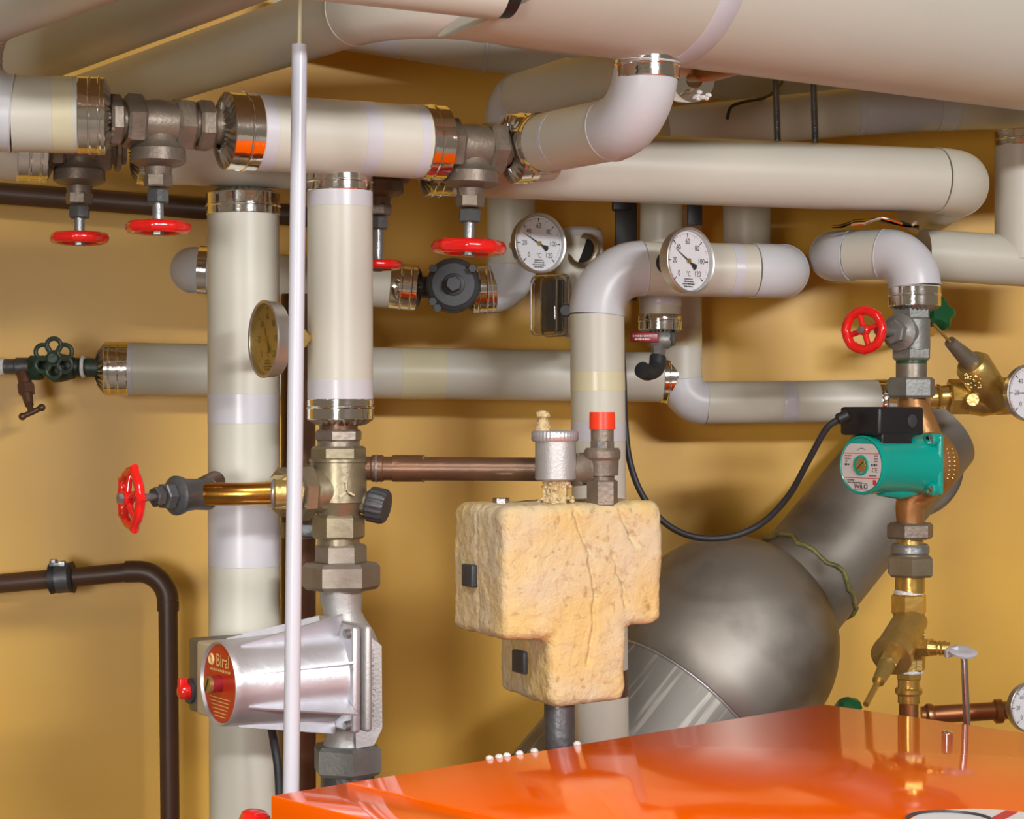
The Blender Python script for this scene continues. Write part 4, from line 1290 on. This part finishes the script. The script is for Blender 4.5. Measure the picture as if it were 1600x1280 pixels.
def green_pump():
    t = thing('green_pump', P(GX, 815, E), 'green circulation pump with a white round label and black terminal box', 'pump')
    n = V((-.799, -.602, 0)).normalized()
    w = V((-.602, .799, 0)).normalized()
    Z = V((0, 0, 1))
    path = [P(1424, 618, E), P(1428, 640, E), P(1440, 675, E), P(1447, 722, E), P(1436, 765, E), P(1423, 790, E), P(1422, 820, E)]
    M().tube(smooth_path(path), R(22, E), 28, rf=lambda f_: .95 + .45 * math.sin(PI * f_) ** 2).build('cast_neck', 'copper_paint', t)
    vc = P(1447, 725, E)
    body = M().rev(vc - n * .042, n, [(0, .03), (.008, .05), (.025, .062), (.06, .066), (.07, .062)], 40).build('volute', 'copper_paint', t)
    m = M()
    rnd = random.Random(6)
    for i in range(16):
        a = .9 - .12 * (i % 8)
        d = -w * math.cos(a - .45) + Z * math.sin(a - .45)
        m.sphere(vc + n * (.012 - .014 * (i // 8)) + d * .0655, .0022, seg=6)
    m.build('raised_letters', 'brass_matt', body, 0)['kind'] = 'stuff'
    fl = P(1434, 725, 3.52)
    q1, q2 = (w + Z).normalized(), (Z - w).normalized()
    hs = .056
    f = M().box(fl - n * .002, n * .007, w * hs, Z * hs, .010).build('motor_flange', 'teal', t)
    for (a, b) in ((1, 1), (1, -1), (-1, 1), (-1, -1)):
        c = fl + w * (a * hs * .78) + Z * (b * hs * .80)
        M().cyl(c, c + n * .018, .0115, 20, None, .002).build('screw_boss', 'teal', f)
        M().rev(c + n * .0182, n, [(0, .0082), (.003, .0075), (.0045, .004), (.0045, 0)], 18).build('socket_screw', 'chrome', f)
    L = .151
    r0 = .0535
    M().rev(fl, n, [(0, r0 * 1.06), (.03, r0 * .98), (.06, r0 * .95), (L - .014, r0 * .97), (L - .005, r0), (L - .001, r0 * .985), (L, r0 * .94), (L - .002, r0 * .90), (L - .002, 0)], 60).build('motor_housing', 'teal', t, 40)
    # gusset below
    M().tube([fl + n * .01 - Z * .045, fl + n * .05 - Z * .05, fl + n * .1 - Z * .043], .014, 14).build('housing_rib', 'teal', t)
    o = fl + n * (L - .0012)
    ex = Z.cross(n).normalized()
    poly = []
    for i in range(64):
        a = 2 * PI * i / 64
        poly.append((r0 * .885 * math.cos(a), min(r0 * .72, r0 * .885 * math.sin(a))))
    lab = M().extrude(poly, o, ex, Z, n, .0008).build('label_disc', 'label_white', t, label='white round rating label')
    oo = o + n * .0011
    rd = M()
    rd.box(oo + Z * r0 * .40, ex * r0 * .80, Z * r0 * .010, n * .0001)
    rd.box(oo - Z * r0 * .42, ex * r0 * .80, Z * r0 * .010, n * .0001)
    rd.box(oo - Z * r0 * .56 + ex * r0 * .60, ex * r0 * .075, Z * r0 * .085, n * .0001)
    rnd = random.Random(12)
    dashes(rd, oo + Z * r0 * .32 - ex * r0 * .58, ex, Z, r0 * .3, r0 * .05, rnd)
    rd.build('label_red_print', 'label_red', lab, 0)
    ink = M()
    put_text(ink, 'WILO', oo - Z * r0 * .71, ex, Z, r0 * .20, 1.15, .02)
    for (a, b, c_, d_) in ((-.27, -.60, .27, -.60), (-.27, -.82, .27, -.82)):
        ink.box(oo + Z * r0 * b, ex * r0 * .27, Z * r0 * .006, n * .0001)
    for sx_ in (-1, 1):
        ink.box(oo - Z * r0 * .71 + ex * r0 * .27 * sx_, ex * r0 * .006, Z * r0 * .11, n * .0001)
    put_text(ink, 'CE', oo - Z * r0 * .16 + ex * r0 * .60, ex, Z, r0 * .20)
    dashes(ink, oo + Z * r0 * .22 - ex * r0 * .60, ex, Z, r0 * .26, r0 * .045, rnd)
    dashes(ink, oo + Z * r0 * .13 - ex * r0 * .66, ex, Z, r0 * .08, r0 * .045, rnd)
    ink.box(oo + Z * r0 * .02 - ex * r0 * .68, ex * r0 * .045, Z * r0 * .04, n * .0001)
    dashes(ink, oo + Z * r0 * .02 - ex * r0 * .56, ex, Z, r0 * .1, r0 * .06, rnd)
    for j in range(3):
        dashes(ink, oo + Z * r0 * (.32 - j * .09) + ex * r0 * .66, ex, Z, r0 * .14, r0 * .045, rnd)
    dashes(ink, oo + Z * r0 * .02 + ex * r0 * .58, ex, Z, r0 * .26, r0 * .09, rnd)
    dashes(ink, oo - Z * r0 * .34 + ex * r0 * .52, ex, Z, r0 * .34, r0 * .04, rnd)
    dashes(ink, oo - Z * r0 * .50 - ex * r0 * .46, ex, Z, r0 * .34, r0 * .045, rnd)
    dashes(ink, oo - Z * r0 * .58 - ex * r0 * .28, ex, Z, r0 * .66, r0 * .045, rnd)
    arc = [oo + ex * (r0 * (.02 + .2 * math.cos(a))) + Z * (r0 * (.44 + .13 * math.sin(a))) for a in [PI * .9 - PI * .7 * i / 10 for i in range(11)]]
    ink.tube(arc, r0 * .008, 4)
    ink.build('label_print', 'label_ink', lab, 0)['kind'] = 'stuff'
    hb = M().torus(oo, n, r0 * .30, r0 * .045, 32, 8).build('plug_ring', 'teal', t)
    pg = M().cyl(oo - n * .001, oo + n * .0025, r0 * .235, 28, None, .0006).build('vent_plug', 'brass_matt', t)
    M().box(oo + n * .0026, (ex * .75 + Z * .66) * r0 * .2, (ex * .66 - Z * .75) * r0 * .015, n * .0003).build('plug_slot', 'label_ink', pg)
    # terminal box: on top of the motor, with a step
    tb = fl + n * .083 + Z * .079
    M().box(tb + w * .012, n * .060, w * .048, Z * .0255, .006).build('terminal_box', 'black_plastic', t)
    M().box(tb - Z * .030 + n * .010, n * .040, w * .034, Z * .012, .003).build('box_foot', 'black_plastic', t)
    M().rev(tb - w * .0355 - n * .026, -w, [(0, .012), (.002, .012), (.003, .009), (.003, 0)], 24).build('knockout', 'dark_plastic', t)
    g0 = P(1318, 648, 3.44)
    M().cyl(P(1326, 648, 3.44), P(1308, 656, 3.44), R(9, 3.44), 18, None, .002).build('cable_gland', 'black_plastic', t)
    cb = [P(1310, 655, 3.44), P(1290, 672, 3.45), P(1262, 722, 3.48), P(1232, 775, 3.52), P(1190, 818, 3.55), P(1140, 839, 3.56), P(1085, 839, 3.56), P(1040, 818, 3.57), P(1005, 776, 3.58), P(985, 725, 3.585), P(977, 665, 3.59), P(974, 590, 3.59), P(970, 520, 3.60)]
    c = M().tube(smooth_path(cb), R(5.2, 3.5), 12).build('power_cable', 'rubber')
    tag(c, 'black power cable looping from the green pump to the white riser', 'cable')
green_pump()

# brass balancing valve below the green pump
t = thing('balancing_valve', P(1418, 1105, E), 'slanted brass balancing valve below the green pump', 'valve')
bx = 1420
stack(t, bx, E, [('sealing_tape', 922, 930, 23, 'c', 'ptfe'), ('upper_hexagon', 928, 960, 28, 'h', 'brass', .12), ('body', 955, 1046, 24, 'c', 'brass_matt', 24), ('lower_hexagon', 1022, 1048, 27, 'h', 'brass_matt', .12), ('sealing_tape', 1045, 1052, 23, 'c', 'ptfe'),
                 ('press_socket', 1050, 1062, 21, 'h', 'brass'), ('press_sleeve', 1060, 1100, 17, 'c', 'brass'), ('press_bead', 1074, 1086, 21, 'r', 'brass'), ('copper_tail', 1095, 1150, 15, 'c', 'copper_new')])
s0 = P(1424, 968, E)
s1 = P(1392, 1028, 3.47)
sdv = (s1 - s0).normalized()
M().rev(s0, sdv, [(0, R(26, E)), ((s1 - s0).length * .75, R(29, E)), ((s1 - s0).length * .9, R(32, E)), ((s1 - s0).length, R(32, E)), ((s1 - s0).length + .001, R(12, E))], 32).build('slanted_bonnet', 'brass_matt', t)
M().hexn(s1, s1 + sdv * .022, R(15, E)).build('bonnet_hexagon', 'brass_matt', t, 20)
M().cyl(s1 + sdv * .02, s1 + sdv * .072, R(13, E), 24, R(9.5, E)).build('spindle_sleeve', 'brass_matt', t)
M().cyl(s1 + sdv * .07, s1 + sdv * .14, R(4.6, E), 16).build('spindle', 'brass', t)
m = M()
for i in range(7):
    for j in range(4):
        q = P(1424 + j * 5, 972 + i * 6, E) + V((0, -R(23, E) * .97, 0))
        m.sphere(q, R(2, E), seg=6)
m.build('cast_marks', 'brass_matt', t, 0)
M().hexn(P(1432, 1012, 3.52), P(1456, 1012, 3.50), R(15, E)).build('side_hexagon', 'brass', t, 20)
M().cyl(P(1450, 1012, 3.50), P(1484, 1014, 3.49), R(10, E), 22).build('side_thread', 'brass', t)
for px in (1462, 1469, 1476):
    M().torus(P(px, 1013, 3.495), V((1, -.1, 0)), R(10, E), R(2, E), 24, 6).build('thread_ring', 'brass', t)
t = thing('drain_lever', P(1508, 1032, 3.48), 'grey plastic lever disc with thin steel rod right of the brass valve', 'lever')
M().rev(P(1503, 1022, 3.47), V((.08, -.3, 1)), [(0, R(10, E)), (.002, R(22, E)), (.006, R(23, E)), (.009, R(18, E)), (.007, R(9, E)), (.007, 0)], 28).build('lever_disc', 'white_plastic', t)
M().box(P(1486, 1018, 3.48), V((R(10, E), 0, R(3, E))), V((0, .012, 0)), V((0, 0, R(7, E))), .003).build('lever_arm', 'white_plastic', t)
M().cyl(P(1506, 1022, 3.47), P(1512, 1160, 3.47), R(5.5, E), 14).build('steel_rod', 'stainless', t)

# copper branch and lower right gauge
t = thing('copper_branch', P(1500, 1130, 3.75), 'copper branch pipe behind the boiler at the lower right edge', 'pipe')
M().cyl(P(1440, 1118, 3.74), P(1640, 1106, 3.72), R(14, 3.74), 26).build('tube_shell', 'copper_new', t)
M().rev(P(1552, 1112, 3.73), V((1, 0, .05)), [(0, R(15, 3.73)), (.004, R(19, 3.73)), (.016, R(19, 3.73)), (.02, R(15, 3.73))], 28).build('press_bead', 'copper_new', t)
M().rev(P(1444, 1118, 3.74), V((1, 0, .05)), [(0, R(14, 3.73)), (.006, R(18, 3.73)), (.014, R(18, 3.73)), (.02, R(15, 3.73))], 28).build('press_bead', 'copper_new', t)
gauge('thermometer', 'dial thermometer cut off at the right edge just above the boiler', P(1612, 1106, 3.58), V((.38, -.92, 0)), R(40, 3.58), P(1612, 1106, 3.74), 120, False, .02)

# brass slanted valve at right edge with green knob
t = thing('slanted_brass_valve', P(1530, 650, 3.78), 'slanted brass valve with a long spindle at the right edge', 'valve')
vd = 3.78
M().cyl(P(1450, 622, vd), P(1490, 618, vd), R(17, vd), 24).build('inlet_sleeve', 'brass', t)
M().torus(P(1466, 620, vd), V((1, 0, .05)), R(16, vd), R(4, vd), 26, 8).build('press_bead', 'brass', t)
M().hexn(P(1482, 620, vd), P(1515, 620, vd), R(29, vd), 6, .2).build('inlet_hexagon', 'brass', t, 20)
M().tube([P(1508, 621, vd), P(1535, 626, vd), P(1560, 622, vd)], R(25, vd), 28).build('body', 'brass_matt', t)
M().hexn(P(1552, 620, vd), P(1588, 618, vd), R(29, vd), 6, .5).build('outlet_hexagon', 'brass_matt', t, 20)
sa, sb = P(1556, 625, vd), P(1517, 566, 3.72)
sdr = (sb - sa).normalized()
M().rev(sa, sdr, [(0, R(27, vd)), ((sb - sa).length * .9, R(28, vd)), ((sb - sa).length, R(22, vd)), ((sb - sa).length + .002, R(13, vd))], 30).build('slanted_bonnet', 'brass_matt', t)
sc_ = P(1484, 534, 3.68)
M().cyl(sb, sc_, R(15, vd), 22, R(9, vd)).build('spindle_sleeve', 'bronze_grey', t)
M().cyl(sc_, P(1458, 506, 3.66), R(2.4, vd), 10).build('spindle', 'brass', t)
fcb = P(1511, 625, vd) + V((0, -R(29, vd), 0))
M().cyl(fcb, fcb - V((0, .012, 0)), R(11, vd), 20, None, .002).build('test_plug', 'brass_matt', t)
m = M()
rnd = random.Random(31)
for i in range(26):
    q = P(1505 + rnd.uniform(0, 26) , 584 + rnd.uniform(0, 22), 3.71) 
    m.sphere(q + V((0, -.010, 0)), R(1.9, vd), seg=6)
m.build('cast_marks', 'brass_matt', t, 0)
t = thing('shutoff_valve', P(1462, 515, 3.85), 'dark green plastic knob peeping out behind the grey valve', 'valve')
M().rev(P(1462, 494, 3.86), V((.3, -.85, .3)), [(0, R(12, 3.85)), (.005, R(24, 3.85)), (.02, R(24, 3.85)), (.028, R(18, 3.85)), (.03, 0)], 40, mod=lambda th, z: 1 + .14 * math.cos(5 * th)).build('knob_shell', 'green_plastic', t)
M().cyl(P(1462, 494, 3.87), P(1455, 520, 4.2), R(7, 3.85), 12).build('knob_stem', 'brass_matt', t)
gauge('thermometer', 'dial thermometer cut off at the right edge beside the slanted brass valve', P(1613, 614, 3.66), V((.35, -.93, 0)), R(46, 3.66), P(1600, 616, 3.8), 180, False, .022)

# ------------------------------------------------------------------ steel flue behind the boiler
def flue():
    t = thing('flue_pipe', P(1100, 1160, 3.86), 'large dull steel flue elbow rising behind the orange boiler', 'flue')
    b = P(1062, 1105, 3.86)
    d = V((.62, .38, .68)).normalized()
    a = b - d * .30
    M().cyl(a, b, .198, 64).build('lower_section', 'flue_streaked', t)
    M().torus(b, d, .199, .0055, 64, 8).build('joint_rim', 'alu', t)
    # pressed elbow: bulges like a dome, then closes round the smaller upper section
    pr = [(-.005, .200), (.0, .207), (.05, .216), (.11, .223), (.17, .225)]
    pr += [(.17 + .225 * math.sin(k * PI / 24), .225 * math.cos(k * PI / 24)) for k in range(1, 12)]
    pr[-1] = (pr[-1][0], 0)
    M().rev(b, d, pr, 72).build('elbow_section', 'flue_steel', t, 70)
    s0, s1 = P(1195, 985, 3.94), P(1450, 672, 4.17)
    M().cyl(s0, s1, .116, 56).build('upper_section', 'flue_steel', t)
    sd_ = (s1 - s0).normalized()
    rnd = random.Random(13)
    a_, u_, _ = frame(sd_)
    m = M()
    pts = []
    for i in range(40):
        th = 2 * PI * i / 40
        pts.append(s0 + sd_ * (.155 + rnd.uniform(-.008, .010)) + (a_ * math.cos(th) + u_ * math.sin(th)) * (.117 + rnd.uniform(0, .004)))
    pts.append(pts[0])
    m.tube(pts, .0048, 8, False)
    m.build('crumpled_seam', 'seam_tape', t, 30)
    q = P(1432, 728, 4.2)
    q.y = wall_y(q.x) - .014
    M().rev(q, V((.14, -1, 0)), [(0, .112), (.004, .115), (.010, .111), (.014, .104)], 48).build('wall_rosette', 'flue_steel', t)
flue()

# loose black wires on the upper back pipes
c = M().tube(smooth_path([P(1222, 128, 3.94), P(1200, 150, 3.87), P(1160, 160, 3.80), P(1142, 168, 3.79), P(1136, 186, 3.785)]), R(2.6, 3.95), 8).build('black_wire', 'rubber')
tag(c, 'thin black wire draped over the shaded pipes left of the hanger rods', 'wire')
c = M().tube(smooth_path([P(906, 70, 3.91), P(903, 90, 3.91), P(892, 108, 3.90), P(868, 116, 3.90), P(848, 122, 3.90)]), R(3, 3.85), 8).build('black_wire', 'rubber')
tag(c, 'thin black wire hanging down the wall pipe left of the copper stub', 'wire')
